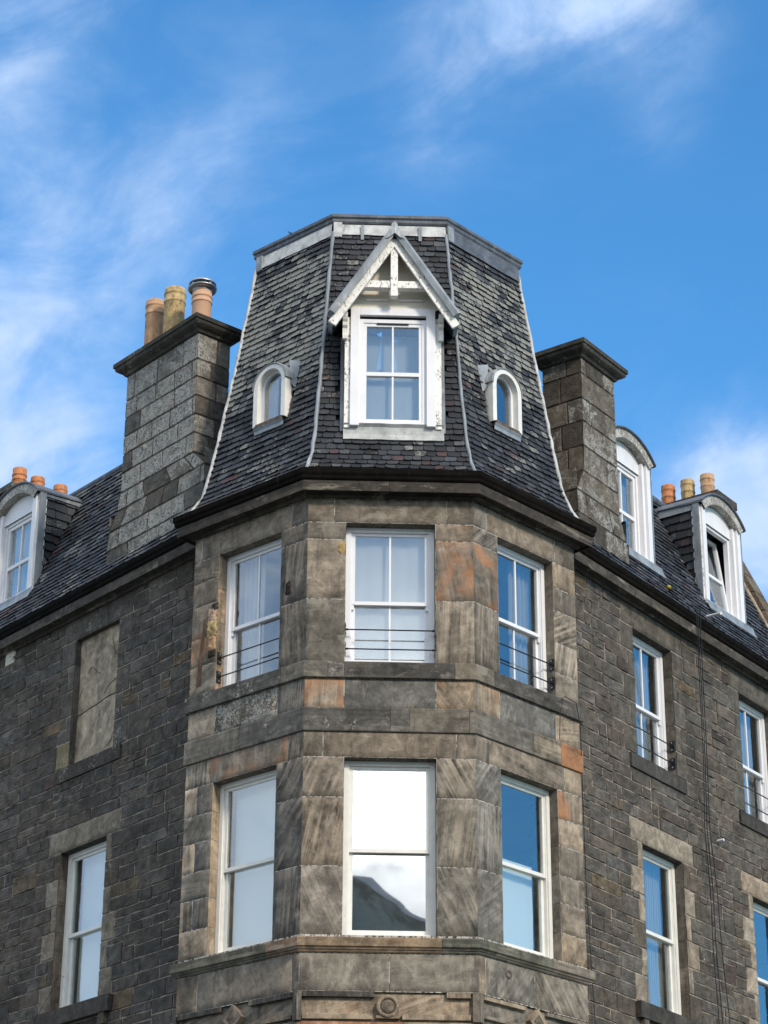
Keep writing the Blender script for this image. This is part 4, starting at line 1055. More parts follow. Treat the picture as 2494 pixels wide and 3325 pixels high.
# barge boards, king post, tie
apx, ft = (1.0, 17.0), .80
def slope(u): return (1.0+u*.80, 17.0-abs(u)*1.25)
mb = MB()
up3 = bk
for sg in (-1, 1):
    a3 = W(fr, 1.0+sg*.0, 16.93, DO+.22); b3 = W(fr, 1.0+sg*.76, 15.72, DO+.22)
    mb.beam(a3, b3, .105, bk, .035)
mb.build('barge_board', M['peel'], dmr, bevel=.003)
mb = MB(); mb.box(fr, .955, 1.045, 16.14, 16.90, DO+.12, DO+.215)
mb.build('king_post', M['peel'], dmr, bevel=.006)
mb = MB(); mb.box(fr, .58, .954, 16.265, 16.365, DO+.10, DO+.195); mb.box(fr, 1.046, 1.42, 16.265, 16.365, DO+.10, DO+.195)
mb.builds('tie_beam', M['peel'], dmr, bevel=.005)
for sg in (-1, 1):
    mb = MB()
    # lead covered roof slope from the front edge back into the slates
    seg = 8; P = []
    for i in range(seg+1):
        u = i/seg; s_ = 1.0+sg*.75*u; z = 17.03-1.18*u
        nx_, nz_ = sg*.84, .54       # outward in the gable plane
        row = []
        for o_, k in ((DO+.27, 0), (DO+.285, .02), (DO+.285, .045), (DO+.25, .06), (TP(z)-.12, .06), (TP(z)-.12, .0), (DO+.27, 0)):
            row.append(W(fr, s_+nx_*k, z+nz_*k, o_))
        P.append(row)
    mb.mesh_grid(P if sg > 0 else P[::-1], smooth=False)
    for e in (P[0], P[-1]): mb.face(e[:6])
    # turned-down front edge
    P = []
    for i in range(seg+1):
        u = i/seg; s_ = 1.0+sg*.75*u; z = 17.03-1.18*u; wv = .006*noise.noise((u*9, sg, 1))
        P.append([W(fr, s_-sg*.03*.84+wv, z-.03*.54, DO+.286), W(fr, s_+sg*.035*.84, z+.035*.54, DO+.30), W(fr, s_+sg*.07*.84, z+.07*.54, DO+.27)])
    mb.mesh_grid(P if sg > 0 else P[::-1], smooth=False)
    mb.build('dormer_roof', M['lead'], dmr)
mb = MB(); p0 = W(fr, 1.0, 17.13, DO+.27); mb.tube([p0, W(fr, 1.0, 17.13, -.62)], .04, 10)
q = [W(fr, .86, 16.90, DO+.30), W(fr, .93, 16.92, DO+.315), W(fr, 1.0, 16.98, DO+.32), W(fr, 1.07, 16.92, DO+.315), W(fr, 1.14, 16.90, DO+.30), W(fr, 1.0, 17.17, DO+.29)]
mb.face(q); mb.build('lead_ridge_cap', M['lead'], dmr)
# lead apron below
mb = MB(); P = []
for i in range(15):
    s_ = lerp(.40, 1.62, i/14); P.append([W(fr, s_, z+.006*noise.noise((s_*6, z, 0)), TP(z)+o_) for z, o_ in ((14.275, .028), (14.28, .04), (14.35, .05), (14.44, .08), (14.475, .12))])
mb.mesh_grid(P, smooth=False); mb.build('lead_apron', M['leadpale'], dmr)
for sg, s0_, s1_ in ((-1, .36, .415), (1, 1.585, 1.64)):
    mb = MB(); P = [[W(fr, s_, z, max(TP(z)+.03, TP(z)+.03)) for s_ in (s0_, s1_)] for z in [14.4+.1*i for i in range(15)]]; mb.mesh_grid(P if False else [list(r) for r in zip(*P)], smooth=False)
    mb.build('lead_soaker', M['lead'], dmr)

# ------------------------------------------------------------------ small arched dormers
def arch_pts(sc, hw, z0, zs, rise, n_=14):
    pts = [(sc-hw, z0)]
    for i in range(n_+1):
        a = math.pi*(1-i/n_); pts.append((sc+hw*math.cos(a), zs+rise*math.sin(a)))
    pts.append((sc+hw, z0)); return pts
def ring(mb, fr, outp, inp, d0, d1, fl=0., inner=True):
    n_ = len(outp)
    fo = [W(fr, s, z, d1) for s, z in outp]; fi = [W(fr, s, z, d1-fl) for s, z in inp]
    bo = [W(fr, s, z, d0) for s, z in outp]; bi = [W(fr, s, z, d0) for s, z in inp]
    for i in range(n_-1):
        mb.face([fo[i], fi[i], fi[i+1], fo[i+1]]); mb.face([bo[i], fo[i], fo[i+1], bo[i+1]][::1])
        if inner: mb.face([fi[i], bi[i], bi[i+1], fi[i+1]])
    mb.face([fo[0], bo[0], bi[0], fi[0]]); mb.face([fi[-1], bi[-1], bo[-1], fo[-1]])
def small_dormer(fr, sc, label):
    o0 = -.155; org = W(fr, sc, 14.8, o0)
    mb = MB(); z0 = 14.83; zs = 15.33
    ring(mb, fr, arch_pts(sc, .275, z0-.03, zs, .275), arch_pts(sc, .205, z0, zs, .215), o0-.13, o0)
    d = mb.build('arched_dormer', M['wood'], TEN, origin=org, label=label)
    mb = MB(); ring(mb, fr, arch_pts(sc, .206, z0, zs, .216), arch_pts(sc, .172, z0+.035, zs, .185), o0-.13, o0-.085); mb.box(fr, sc-.2, sc+.2, z0-.005, z0+.035, o0-.13, o0-.08)
    mb.build('casement', M['upvc'], d)
    mb = MB(); q = arch_pts(sc, .178, z0+.03, zs, .19); mb.face([W(fr, s, z, o0-.105) for s, z in q][::-1]); mb.face([W(fr, s, z, o0-.11) for s, z in q]); mb.build('pane', M['glass'], d)
    mb = MB(); mb.box(fr, sc-.22, sc+.22, z0-.05, z0-.004, o0-.1, o0+.012); mb.build('sill', M['sillwood'], d, bevel=.006)
    # lead hood running back to the slates
    mb = MB(); P = []
    for s, z in arch_pts(sc, .281, zs-.0, zs, .281)[1:-1]:
        P.append([W(fr, s, z-.012, o0+.004), W(fr, s, z, o0+.02), W(fr, s+(s-sc)*.05, z+.012, o0+.005), W(fr, s+(s-sc)*.06, z+.02, TP(z)-.06)])
    mb.mesh_grid(P); mb.build('lead_hood', M['lead'], d)
    mb = MB()
    for sg in ((1,) if fr == 'CL' else (-1,)):
        P = []
        for i in range(5):
            u = i/4; z = zs+.28-.38*u
            P.append([W(fr, sc+sg*(.20+.10*u), z+.05, TP(z)+.05), W(fr, sc+sg*(.33+.03*math.sin(u*6)), z, TP(z)+.03), W(fr, sc+sg*(.38-.03*u), z-.02, TP(z)+.024)])
        mb.mesh_grid(P, smooth=False)
    mb.builds('lead_skirt', M['lead'], d)
    mb = MB(); P = []
    for i in range(9):
        s_ = lerp(sc-.25, sc+.25, i/8); P.append([W(fr, s_, z+.008*noise.noise((s_*7, z, 2)), TP(z)+o_) for z, o_ in ((14.69, .03), (14.695, .042), (14.74, .05), (14.78, .08))])
    mb.mesh_grid(P, smooth=False); mb.build('lead_apron', M['lead'], d)
small_dormer('CL', SDL, 'arched dormer with a peeling white surround'); small_dormer('CR', SDR, 'arched dormer with a white surround')

# ------------------------------------------------------------------ segmental dormers on the streets
def arc_pts(s0, s1, z, rise, n_=16):
    w = (s1-s0)/2; Rr = (w*w+rise*rise)/(2*rise); c = (s0+s1)/2; a = math.asin(w/Rr)
    return [(c+Rr*math.sin(-a+2*a*i/n_), z+rise-Rr+Rr*math.cos(-a+2*a*i/n_)) for i in range(n_+1)]
for nm_, src in (('RD', 'RW'), ('LD', 'LW')):
    q = W(src, 0, 0, -.25); frame(nm_, V2(q.x, q.y), FR[src][1])
MPD = lambda z: MP(z)+.25
def seg_dormer(fr, s0, s1, zb, open_=False, label=None):
    zs = 15.925; MP = MPD; org = W(fr, (s0+s1)/2, zb, 0)
    mb = MB()
    for a_, b_ in ((s0, s0+.05), (s1-.05, s1)): mb.box(fr, a_, b_, zb-.02, zs+.05, -.12, .0)
    mb.box(fr, s0, s1, zb-.05, zb-.015, -.12, -.02)
    d = mb.build('dormer', M['peel'], TEN, origin=org, bevel=.003, label=label)
    mb = MB()      # boxed casings
    for a_, b_, p in ((s0+.05, s0+.15, .03), (s1-.15, s1-.05, .03), (s0+.15, s0+.21, -.01), (s1-.21, s1-.15, -.01)): mb.box(fr, a_, b_, zb, zs+.03, -.155, p)
    mb.box(fr, s0+.05, s1-.05, zb-.05, zb, -.10, .05); mb.build('architrave', M['upvc'], d, bevel=.004)
    # arched fascia
    mb = MB(); top = arc_pts(s0-.02, s1+.02, zs+.06, .27); bot = arc_pts(s0+.10, s1-.10, zs-.03, .22)
    for i in range(16):
        a, b, c, e = top[i], top[i+1], bot[i+1], bot[i]
        f = [W(fr, *p, .06) for p in (e, c, b, a)]; k = [W(fr, *p, -.10) for p in (e, c, b, a)]
        mb.face(f); mb.face([k[0], k[1], f[1], f[0]])
    mb.build('arched_fascia', M['weathered'], d)
    mb = MB()      # arched white panel between the window head and the fascia
    bot = arc_pts(s0+.10, s1-.10, zs-.04, .22)
    mb.face([W(fr, s0+.16, zs-.14, -.06), W(fr, s1-.16, zs-.14, -.06)]+[W(fr, s, z, -.06) for s, z in bot[::-1]]); mb.build('head_panel', M['upvc'], d)
    # window
    a_, b_, c_, d_ = s0+.20, s1-.20, zb+.0, zs-.12
    mb = MB(); fd = -.085
    mb.box(fr, a_, a_+.05, c_, d_, fd-.07, fd); mb.box(fr, b_-.05, b_, c_, d_, fd-.07, fd); mb.box(fr, a_+.05, b_-.05, d_-.06, d_, fd-.07, fd-.001); mb.box(fr, a_+.05, b_-.05, c_, c_+.05, fd-.07, fd+.015)
    mb.build('window_frame', M['upvc'], d, bevel=.003)
    i0, i1, j0, j1 = a_+.053, b_-.053, c_+.052, d_-.063; jm = (j0+j1)/2-.05
    lean = .16 if open_ else 0
    def T(s, z, q): return W(fr, s, z, fd-.02+q-(z-j0)/(j1-j0)*lean)
    def lb(mb, x0, x1, y0, y1, q0, q1): mb.hexa([T(x0, y0, q1), T(x1, y0, q1), T(x1, y1, q1), T(x0, y1, q1), T(x0, y0, q0), T(x1, y0, q0), T(x1, y1, q0), T(x0, y1, q0)])
    mb = MB()
    for q in ((i0, i0+.05, j0, j1), (i1-.05, i1, j0, j1), (i0+.05, i1-.05, j1-.05, j1), (i0+.05, i1-.05, j0, j0+.05), (i0+.05, i1-.05, jm-.025, jm+.025)): lb(mb, *q, -.05, 0)
    m_ = (i0+i1)/2
    if not open_: lb(mb, m_-.012, m_+.012, j0+.05, jm-.025, -.04, -.006); lb(mb, m_-.012, m_+.012, jm+.025, j1-.05, -.04, -.006)
    mb.build('casement', M['upvc'], d, bevel=.002)
    for y0, y1 in ((j0+.045, jm-.02), (jm+.02, j1-.045)):
        mb = MB(); lb(mb, i0+.045, i1-.045, y0, y1, -.03, -.024); mb.build('pane', M['glass'], d)
    # barrel roof in lead
    mb = MB(); outer = arc_pts(s0-.03, s1+.03, zs+.06, .28); P = []
    for s, z in outer: P.append([W(fr, s, z-.025, .06), W(fr, s, z-.02, .085), W(fr, s, z+.0, .095), W(fr, s, z+.015, .08), W(fr, s, z+.012, .06), W(fr, s, z+.02, MP(z)-.25)])
    mb.mesh_grid(P)
    mb.face(P[0]); mb.face(P[-1][::-1])
    mb.build('dormer_roof', M['leaddark'], d)
    # cheeks, slated
    o, t = FR[fr]; nn = outn(t); q = W(fr, s0+.02, 0, 0); frame('_ck', V2(q.x, q.y), nn)
    sl = MB(); un = MB()
    slates(sl, un, '_ck', lambda z: MP(z)-.03, lambda z: -.03, lambda z: .0, zb-.02, zs+.03, .13, .19, (), .05, .02)
    ck = sl.build('dormer_cheek', M['slate'], d); un.build('cheek_boarding', M['under'], d); sl = MB(); un = MB()
    q = W(fr, s1-.02, 0, 0); frame('_ck', V2(q.x, q.y), -nn)
    slates(sl, un, '_ck', lambda z: .03, lambda z: -MP(z)+.03, lambda z: .0, zb-.02, zs+.03, .13, .19, (), .05, .02)
    ck = sl.build('dormer_cheek', M['slate'], d); un.build('cheek_boarding', M['under'], d)
    # lead strips along the edges
    mb = MB()
    for sg, s_ in ((-1, s0-.012), (1, s1+.012)):
        mb.box(fr, s_-.012, s_+.012, zb-.02, zs+.06, -.09, .012)
        mb.face([W(fr, s_, zs+.06, .0), W(fr, s_, zs-.05, .0), W(fr, s_, zs-.05, MP(zs)), W(fr, s_, zs+.06, MP(zs)-.05)] if sg < 0 else [W(fr, s_, zs+.06, .0), W(fr, s_, zs+.0, .0), W(fr, s_, zs+.0, MP(zs)), W(fr, s_, zs+.06, MP(zs)-.05)][::-1])
    mb.builds('lead_edge', M['lead'], d)
    mb = MB(); P = []
    for i in range(9):
        s_ = lerp(s0-.08, s1+.08, i/8); P.append([W(fr, s_, z+.006*noise.noise((s_*7, z, 2)), MP(z)+o_) for z, o_ in ((zb-.20, .028), (zb-.195, .04), (zb-.1, .045), (zb-.03, .06))])
    mb.mesh_grid(P, smooth=False); mb.build('lead_apron', M['lead'], d)
    return d
seg_dormer('RD', 1.86, 3.11, 14.465, label='arched white dormer half hidden by the potless chimney')
seg_dormer('RD', 4.51, 5.77, 14.465, True, 'arched white dormer with its casement tilted open')
seg_dormer('LD', -5.91, -4.67, 14.48, label='arched white dormer with both sashes shut and a slated cheek')

# ------------------------------------------------------------------ chimneys
def stack(fr, sL, sR, d0, d1, zb, zt, name, base, wl, rowh=.27, label=None):
    """sL, sR functions of z on the front face; d1 front, d0 back"""
    random.seed(int(abs(sL(16))*100)); mb = MB()
    o, t = FR[fr]; nn = outn(t)
    faces = []
    q = W(fr, 0, 0, d1); frame('_sf', V2(q.x, q.y), t)
    z = zb; r = 0; dep = d1-d0
    while z < zt-.02:
        h = min(rowh*random.uniform(.88, 1.1), zt-z)
        if zt-(z+h) < .12: h = zt-z
        a0, a1, b0, b1 = sL(z), sL(z+h), sR(z), sR(z+h)
        wd = b0-a0; k = max(1, round(wd/random.uniform(.42, .75))); cs = [0]
        off = .0 if r % 2 else .5
        for i in range(k): cs.append((i+1-(off if i < k-1 or off == 0 else 0))/k if False else (i+1)/k)
        if k > 1: cs = [0]+[(i+(.72 if r % 2 else .38))/k+random.uniform(-.04, .04) for i in range(k)]+[1]
        cs = sorted(set(round(min(1, max(0, c)), 3) for c in cs))
        cornerR = None
        for i in range(len(cs)-1):
            u, v = cs[i], cs[i+1]
            if (v-u)*wd < .06: continue
            dark = random.random() < .17
            c = rc(base if not dark else tuple(x*.6 for x in base), .15, .04); fx = (.05, .02, (wl*random.uniform(.75, 1.15)) if not dark else wl*.25)
            block(mb, '_sf', (lerp(a0, b0, u), lerp(a1, b1, u)), (lerp(a0, b0, v), lerp(a1, b1, v)), z, z+h, 0, c, fx, None, .004, .006, .011, jl=u > 0, jr=v < 1, wob=.012)
        for side in (0, 1):
            s0_ = a0 if side == 0 else b0; s1_ = a1 if side == 0 else b1
            p = W(fr, 0, 0, 0)
            # side faces, as their own frames through the corner
            sm = s0_
            q = W(fr, sm, 0, d0) if side == 0 else W(fr, sm, 0, d1)
            frame('_ss', V2(q.x, q.y), nn if side == 0 else -nn)
            cut = dep*(.45 if r % 2 else .62)
            for x0, x1 in ((0, cut), (cut, dep)):
                dark = random.random() < .35
                c = rc(base if not dark else tuple(x*.6 for x in base), .15, .04)
                block(mb, '_ss', x0, x1, z, z+h, 0, c, (.05, .02, wl*random.uniform(.3, .95) if not dark else .05), None, .004, .006, .011, jl=x0 > 0, jr=x1 < dep, wob=.012)
            if abs(s1_-s0_) > .01:     # weathered slope of the offset
                lo, hi = (s0_, s1_)
                mb.face([W(fr, lo, z, d1-.01), W(fr, lo, z, d0), W(fr, hi, z+h, d0), W(fr, hi, z+h, d1-.01)], rc(base, .1), (0, 0, .3)); mb.face([W(fr, lo, z, d1-.012), W(fr, hi, z+h, d1-.012), W(fr, hi, z+h, d0), W(fr, lo, z, d0)], rc(base, .1), (0, 0, .3))
        q = [W(fr, a0+.01, z, d0), W(fr, b0-.01, z, d0), W(fr, b1-.01, z+h, d0), W(fr, a1+.01, z+h, d0)]; mb.face(q[::-1], base, (0, 0, .3))
        # core
        g = .009
        q = [W(fr, a0+g, z, d1-g), W(fr, b0-g, z, d1-g), W(fr, b1-g, z+h, d1-g), W(fr, a1+g, z+h, d1-g), W(fr, a0+g, z, d0+g), W(fr, b0-g, z, d0+g), W(fr, b1-g, z+h, d0+g), W(fr, a1+g, z+h, d0+g)]
        mb.hexa(q, (.115, .095, .07))
        z += h; r += 1
    ch = mb.build(name, M['rubble'], TEN, origin=W(fr, (sL(16)+sR(16))/2, zb, (d0+d1)/2), label=label)
    # coping
    mb = MB(); a, b = sL(zt), sR(zt)
    pts = [W(fr, a, 0, d1), W(fr, b, 0, d1), W(fr, b, 0, d0), W(fr, a, 0, d0)]; pts = [V2(p.x, p.y) for p in pts]
    sweep(mb, pts, [(-.01, zt-.012), (.03, zt-.0), (.05, zt+.03), (.085, zt+.05), (.12, zt+.075), (.13, zt+.10), (.13, zt+.12), (.15, zt+.13), (.15, zt+.19), (.13, zt+.205), (.02, zt+.24), (-.2, zt+.25)],
          [[.6, 1.2], [.3], [.6, 1.2], [.3]], tint=(.075, .07, .06), fx=(.05, .02, .35), closed=True)
    e = [W(fr, a, zt+.235, d1), W(fr, b, zt+.235, d1), W(fr, b, zt+.235, d0), W(fr, a, zt+.235, d0)]; mb.face(e, (.08, .075, .065))
    mb.build('coping', M['rubble'], ch, origin=W(fr, a, zt, d1))
    # broken edge stones / cement haunching on top
    mb = MB()
    for i in range(9 if b-a > 1.2 else 4):
        s_ = lerp(a+.0, b-.05, (i+.5)/(9 if b-a > 1.2 else 4)); mb.box(fr, s_-.09, s_+.08, zt+.23, zt+.262+random.uniform(0, .02), d0+.04, d1+.05+random.uniform(-.04, .02), rc((.10, .09, .075), .2), (0, 0, .3))
    mb.build('haunching', M['rubble'], ch, bevel=.008)
    return ch
LsL = interp([(13.7, -2.46), (14.43, -2.46), (14.80, -2.20), (17, -2.20)]); LsR = interp([(13.7, -.31), (14.72, -.31), (14.98, -.57), (17, -.57)])
chL = stack('LW', LsL, LsR, -.52, .0, 13.62, 16.74, 'chimney_stack', (.215, .200, .172), .85, label='broad lichen-whitened chimney stack with three pots')
RsL = interp([(13.7, .70), (14.75, .70), (15.0, .90), (17, .90)]); RsR = interp([(13.7, 1.99), (14.25, 1.97), (14.62, 1.765), (17, 1.755)])
chR = stack('RW', RsL, RsR, -.60, .0, 13.62, 16.66, 'chimney_stack', (.165, .145, .115), .62, rowh=.36, label='narrow chimney stack without pots')
def pot(fr, s, d, z0, z1, r, mat, parent, label=None, style=0, cowl=False):
    c = W(fr, s, 0, d); h = z1-z0; b = r*.88
    b = r*.93
    pr = [(b, z0), (b*.98, z1-.235), (b*1.0, z1-.225), (b*1.055, z1-.218), (b*1.055, z1-.198), (b*1.0, z1-.19), (b*.99, z1-.11), (b*1.0, z1-.10), (b*1.06, z1-.093), (b*1.07, z1-.07), (b*1.02, z1-.062), (b*1.02, z1-.035), (b*1.0, z1), (b*.84, z1), (b*.83, z1-.3)]
    if style == 1: pr = [(b, z0), (b*.98, z1-.215), (b*1.0, z1-.21), (b*1.07, z1-.205), (b*1.07, z1-.185), (b*1.0, z1-.178), (b*.99, z1-.135), (b*1.0, z1-.13), (b*1.07, z1-.125), (b*1.07, z1-.105), (b*1.0, z1-.098), (b*1.0, z1), (b*.85, z1), (b*.84, z1-.3)]
    mb = MB(); mb.lathe((c.x, c.y, 0), pr, 32)
    o = mb.build('chimney_pot', M[mat], parent, origin=(c.x, c.y, z0), label=label)
    if cowl:
        mb = MB(); mb.lathe((c.x, c.y, 0), [(b*1.03, z1-.03), (b*1.04, z1+.01), (r*1.25, z1-.005), (r*1.40, z1+.02), (r*1.41, z1+.03), (r*1.25, z1+.045), (b*1.02, z1+.05)], 32)
        for k in range(4):
            a = k*math.pi/2+.75; q = Vector((c.x+math.cos(a)*r*1.15, c.y+math.sin(a)*r*1.15, z1+.02)); mb.beam(q, q+Vector((0, 0, .10)), .035, (math.cos(a), math.sin(a), 0), .006)
        mb.lathe((c.x, c.y, 0), [(r*1.30, z1+.085), (r*1.31, z1+.092), (r*1.15, z1+.12), (r*.85, z1+.148), (r*.45, z1+.168), (.002, z1+.174)], 32)
        mb.lathe((c.x, c.y, 0), [(r*1.30, z1+.085), (r*1.0, z1+.10), (.002, z1+.11)], 32)
        mb.build('chimney_cowl', M['steel'], parent, origin=(c.x, c.y, z1))
    return o
pot('LW', -1.98, -.25, 16.95, 17.90, .148, 'terra1', chL, 'plain terracotta pot'); pot('LW', -1.52, -.25, 16.95, 17.89, .156, 'terra2', chL, 'mottled buff pot')
pot('LW', -.88, -.25, 16.95, 17.60, .143, 'terra3', chL, 'pale clay pot under a steel cowl', 1, True)
# gable stacks far along each street, hidden below by the dormers
mb = MB(); mb.box('RW', 6.75, 7.25, 13, 17.12, -2.35, -1.10, (.10, .09, .08), (0, 0, .4)); mb.box('RW', 6.68, 7.32, 17.12, 17.25, -2.42, -1.03, (.08, .07, .06), (0, 0, .4))
c2 = mb.build('chimney_stack', M['rubble'], TEN, origin=W('RW', 7, 13, -1.7), label='far gable chimney beyond the open dormer, three pots')
for d, mt, st in ((-2.06, 'terra4', 0), (-1.71, 'terra2', 0), (-1.36, 'terra1', 1)): pot('RW', 7.0, d, 17.25, 17.70, .118, mt, c2)
mb = MB(); mb.box('LW', -7.25, -6.75, 13, 16.98, -2.3, -1.0, (.10, .09, .08), (0, 0, .4)); mb.box('LW', -7.32, -6.68, 16.98, 17.08, -2.37, -.93, (.08, .07, .06), (0, 0, .4))
c3 = mb.build('chimney_stack', M['rubble'], TEN, origin=W('LW', -7, 13, -1.7), label='far chimney beyond the left street dormer, three orange pots')
for d, z in ((-1.25, 17.50), (-1.58, 17.45), (-2.0, 17.44)): pot('LW', -7.0, d, 17.05, z, .118, 'terra4', c3, style=1 if d == -1.25 else 0)
# skew (gable coping) at the right
mb = MB()
for i in range(8):
    za, zb_ = 13.75+i*.34, 13.75+(i+1)*.34-.01
    q = [W('RW', s, z, MP(z)+o_) for s, z, o_ in ((6.76, za, .13), (7.10, za, .13), (7.10, zb_, .13), (6.76, zb_, .13), (6.76, za, -.1), (7.10, za, -.1), (7.10, zb_, -.1), (6.76, zb_, -.1))]
    mb.hexa(q, rc((.17, .14, .10), .15), (.1, .16, .25))
mb.build('gable_coping', M['rubble'], TEN, bevel=.01)
mb = MB(); mb.tube([W('RW', 6.74, z, MP(z)+.02) for z in (13.8, 14.4, 15.1, 15.7, 16.1)], .035, 6); mb.build('mortar_fillet', M['mortar'], TEN)

# small fittings
mb = MB(); mb.box('LW', -4.82, -4.58, 13.27, 13.45, -.005, .018)
for k in range(5): mb.box('LW', -4.80, -4.60, 13.29+k*.031, 13.305+k*.031, .018, .03)
mb.build('air_vent', M['cream'], TEN)
mb = MB(); mb.tube([W('RW', 4.02, 10.75, -.02), W('RW', 4.02, 10.755, .10)], .018, 10); mb.build('overflow_pipe', M['upvc'], TEN, origin=W('RW', 4.02, 10.75, 0))
q = [W('RW', 4.0, 13.95, MP(13.95)+.02), W('RW', 4.0, 13.95, MP(13.95)+.22), W('RW', 3.98, 13.94, MP(13.95)+.25)]
mb = MB(); mb.tube(q, .02, 10); mb.build('overflow_pipe', M['upvc'], TEN, origin=q[0])
mb = MB(); c = W('RW', 3.02, 14.06, MP(14.06)+.04); mb.lathe(c, [(.001, -.03), (.03, -.02), (.035, 0), (.025, .02), (.001, .03)], 10); mb.build('moss_clump', M['moss'], TEN, origin=c)
# anchor hole and little holes in the lower course
mb = MB(); c = (.14, .12, .10)
disc(mb, 'CR', .50, 7.86, .03, .05, -.01, .012, c, 16); mb.build('stone_boss', M['ashlar'], TEN)

# ------------------------------------------------------------------ cables (separate things)
def cable(pts, label, r=.006, group=None):
    mb = MB(); mb.tube(pts, r, 6); o = mb.build('cable', M['cable'], None, origin=pts[-1]); return thing(o, label, 'cable', group)
for k, (ds, x, lb) in enumerate(((0, .0, 'leftmost of the three thin black cables hanging down the right street wall'), (.045, .03, 'middle one of the three thin black cables hanging down the right street wall'), (.10, .16, 'rightmost of the three thin black cables hanging down the right street wall'))):
    pts = [W('RW', 3.02+ds*.5, 13.98, .16), W('RW', 3.05+ds, 13.72, .39), W('RW', 3.15+ds, 13.1, .33), W('RW', 3.38+ds, 11.6, .2)]
    for z, s_ in ((10.8, 3.5), (10.0, 3.56), (9.2, 3.55), (8.3, 3.60), (7.0, 3.64)): pts.append(W('RW', s_+ds+x*(10.8-z)/2.6, z, .10+.01*k))
    cable(pts, lb, group='black cables hanging down the right street wall')
cable([W('CR', 1.40, 10.80, .09), W('CR', 1.41, 11.1, .10), W('CR', 1.46, 11.33, .10), W('CR', 1.55, 11.385, .07), W('CR', 1.72, 11.34, .10), W('CR', 1.78, 11.1, .10), W('CR', 1.80, 10.8, .09), W('RW', .42, 10.45, .1), W('RW', .52, 9.24, .05), W('RW', .62, 7.7, .05), W('RW', .64, 6.5, .05)],
      'single black cable looped over the bay sill and down beside the bay', .005)
cable([W('LW', -3.0, 8.62, -.10), W('LW', -3.06, 8.66, -.05), W('LW', -3.12, 8.4, .02), W('LW', -3.2, 8.1, .16), W('LW', -3.3, 7.8, .17)], 'short thin black cable crossing the frame of the lower left street window', .004)

# ------------------------------------------------------------------ curtains and blinds behind the glass
def drape(fr, s0, s1, z0, z1, d, mat, name, label, cat, folds=9, amp=.02, scal=0.):
    mb = MB(); n_ = folds*6; P = []
    for i in range(n_+1):
        u = i/n_; s_ = lerp(s0, s1, u); dd = d+amp*math.sin(u*folds*2*math.pi)+amp*.4*noise.noise((u*9, 1, 4))
        P.append([W(fr, s_, lerp(z0+(scal*abs(math.sin(u*math.pi*2)) if scal else 0), z1, v), dd+.01*noise.noise((u*5, v*3, 7))) for v in (0, .25, .5, .75, 1)])
    mb.mesh_grid(P); o = mb.build(name, M[mat], None, origin=W(fr, (s0+s1)/2, z1, d)); return thing(o, label, cat, 'curtains hanging behind the window panes' if cat == 'curtain' else 'blinds behind the lower window panes')
drape('F', .5, 1.45, Z4, Z1, -.27, 'net', 'net_curtain', 'white net curtain behind the middle window of the upper bay', 'curtain', 4, .004)
drape('CL', .45, .85, Z4, Z1, -.36, 'whiteblind', 'curtain', 'pale curtain drawn to the side in the left upper bay window', 'curtain', 5, .03)
drape('CR', 1.02, 1.45, Z4, Z1, -.34, 'curtain', 'curtain', 'pale grey curtain at the right edge of the right upper bay window', 'curtain', 5, .03)
drape('CL', .56, 1.48, Z8+.02, Z5, -.30, 'blind', 'roller_blind', 'pale blue-green blind drawn down in the left lower bay window', 'blind', 3, .002)
drape('CR', .43, 1.30, Z8+.02, 9.3, -.30, 'blind', 'roller_blind', 'pale half-height blind in the right lower bay window', 'blind', 3, .002)
drape('LW', -3.0, -2.07, Z8+.02, Z5, -.30, 'blind', 'roller_blind', 'pale blue-green blind drawn down in the lower left street window', 'blind', 3, .002)
drape('RW', 2.5, 2.95, Z4, Z1, -.34, 'curtain', 'curtain', 'grey curtain in the upper right street window nearer the bay', 'curtain', 6, .03)
drape('RW', 5.4, 5.9, Z4, Z1, -.34, 'curtain', 'curtain', 'grey curtain in the upper right street window by the frame edge', 'curtain', 6, .03)
drape('RW', 2.62, 3.0, Z8, Z5, -.34, 'curtain', 'curtain', 'grey curtain in the lower right street window nearer the bay', 'curtain', 6, .03)
drape('F', .66, 1.32, 14.55, 15.2, -.20, 'net', 'net_curtain', 'scalloped net curtain across the lower half of the gabled dormer window', 'curtain', 3, .003, 0)
drape('F', .66, 1.32, 15.25, 15.82, -.30, 'net', 'net_curtain', 'net curtain across the upper half of the gabled dormer window', 'curtain', 3, .003, .06)
drape('CL', SDL-.14, SDL+.02, 14.86, 15.45, -.30, 'whiteblind', 'curtain', 'white curtain in the arched dormer on the left turret slope', 'curtain', 3, .01)
drape('LD', -5.6, -4.95, 14.55, 15.8, -.22, 'whiteblind', 'curtain', 'cream curtains in the arched dormer over the left street', 'curtain', 9, .02)
drape('RD', 4.78, 5.35, 14.55, 15.4, -.38, 'whiteblind', 'curtain', 'cream curtain behind the tilted open dormer window', 'curtain', 6, .02)
drape('RD', 2.5, 2.85, 14.55, 15.8, -.24, 'curtain', 'curtain', 'grey curtain in the dormer beside the potless chimney', 'curtain', 6, .02)

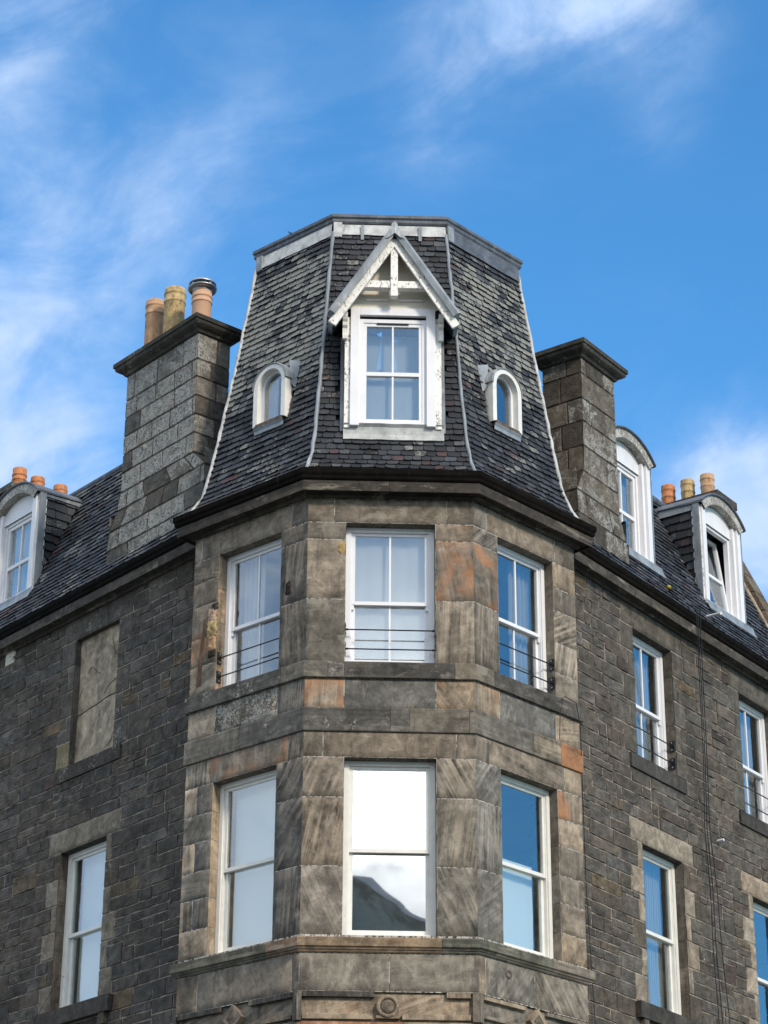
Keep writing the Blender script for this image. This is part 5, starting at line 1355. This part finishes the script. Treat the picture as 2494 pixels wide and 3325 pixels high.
# ------------------------------------------------------------------ bird
mb = MB(); c = Vector((-1.146, 24.000, 16.484))
def bird():
    mb.tube([c+Vector((-.030, 0, .026)), c+Vector((-.018, 0, .016)), c, c+Vector((.02, 0, -.018)), c+Vector((.034, 0, -.03))], [.002, .006, .009, .005, .002], 8)
    for sg, tip in ((1, Vector((.036, .01, .012))), (-1, Vector((-.004, -.012, -.040)))):
        mb.face([c+Vector((-.01, 0, .01)), c+Vector((.012, 0, -.008)), c+tip]); mb.face([c+tip, c+Vector((.012, 0, -.010)), c+Vector((-.01, 0, .008))])
bird()
M['bird'] = plain('bird_feathers', (.03, .04, .07), .8, .2, 60, 0, 0, .3)
thing(mb.build('bird', M['bird'], None, origin=c), 'tiny dark bird flying just left of the turret top', 'bird')

# ------------------------------------------------------------------ ground and the hill behind the camera
def struct(o): o['kind'] = 'structure'; return o
mb = MB(); S_ = 2500; mb.face([(-S_, -S_, -.12), (S_, -S_, -.12), (S_, S_, -.12), (-S_, S_, -.12)]); struct(mb.build('ground', M['grass']))
mb = MB(); mb.face([(-60, -20, -.1), (60, -20, -.1), (60, 22, -.1), (-60, 22, -.1)]); struct(mb.build('road', M['asphalt']))
mb = MB()
pv = [WL, EL, ER, WR]; pts = [W('LW', -30, 0), Vector((WL.x, WL.y, 0)), Vector((EL.x, EL.y, 0)), Vector((ER.x, ER.y, 0)), Vector((WR.x, WR.y, 0)), W('RW', 30, 0)]
ou = [W('LW', -30, 0, 3), W('LW', -1.2, 0, 3), W('F', -.6, 0, 2.6), W('F', WF+.6, 0, 2.6), W('RW', 1.2, 0, 3), W('RW', 30, 0, 3)]
for i in range(5):
    a, b, c, d = pts[i], pts[i+1], ou[i+1], ou[i]; mb.face([d, c, b, a]); mb.face([d+Vector((0, 0, -.12)), c+Vector((0, 0, -.12)), c, d])
struct(mb.build('pavement', M['paving']))
def ridge(name, dist, tab, mat, depth):
    f = interp(tab); mb = MB(); P = []
    for i in range(121):
        azd = tab[0][0]+(tab[-1][0]-tab[0][0])*i/120; el_ = f(azd); a = R(azd); row = []
        x, y = math.sin(a), math.cos(a)
        top = 8.9+dist*math.tan(R(el_))
        for u, hgt in ((.55, 0), (.7, .18), (.82, .42), (.9, .66), (.96, .86), (1., 1.), (1.1, .9), (1.3, 0)):
            nz_ = 1+.10*noise.noise((azd*.35, u*5, dist*.01)) if u not in (1.,) else 1+.010*noise.noise((azd*2.5, 3, 1))+.004*noise.noise((azd*9, 3, 1))
            row.append((x*dist*u, 25+y*dist*u, hgt*top*nz_))
        P.append(row)
    mb.mesh_grid(P); return struct(mb.build(name, M[mat]))
ridge('hill', 520, [(140, 2), (160, 6), (170, 11.5), (174.6, 14.9), (175.3, 15.3), (175.9, 15.75), (176.3, 16.1), (177.5, 16.3), (182, 17.5), (190, 17), (205, 10), (225, 4), (250, 1)], 'grass', 100)
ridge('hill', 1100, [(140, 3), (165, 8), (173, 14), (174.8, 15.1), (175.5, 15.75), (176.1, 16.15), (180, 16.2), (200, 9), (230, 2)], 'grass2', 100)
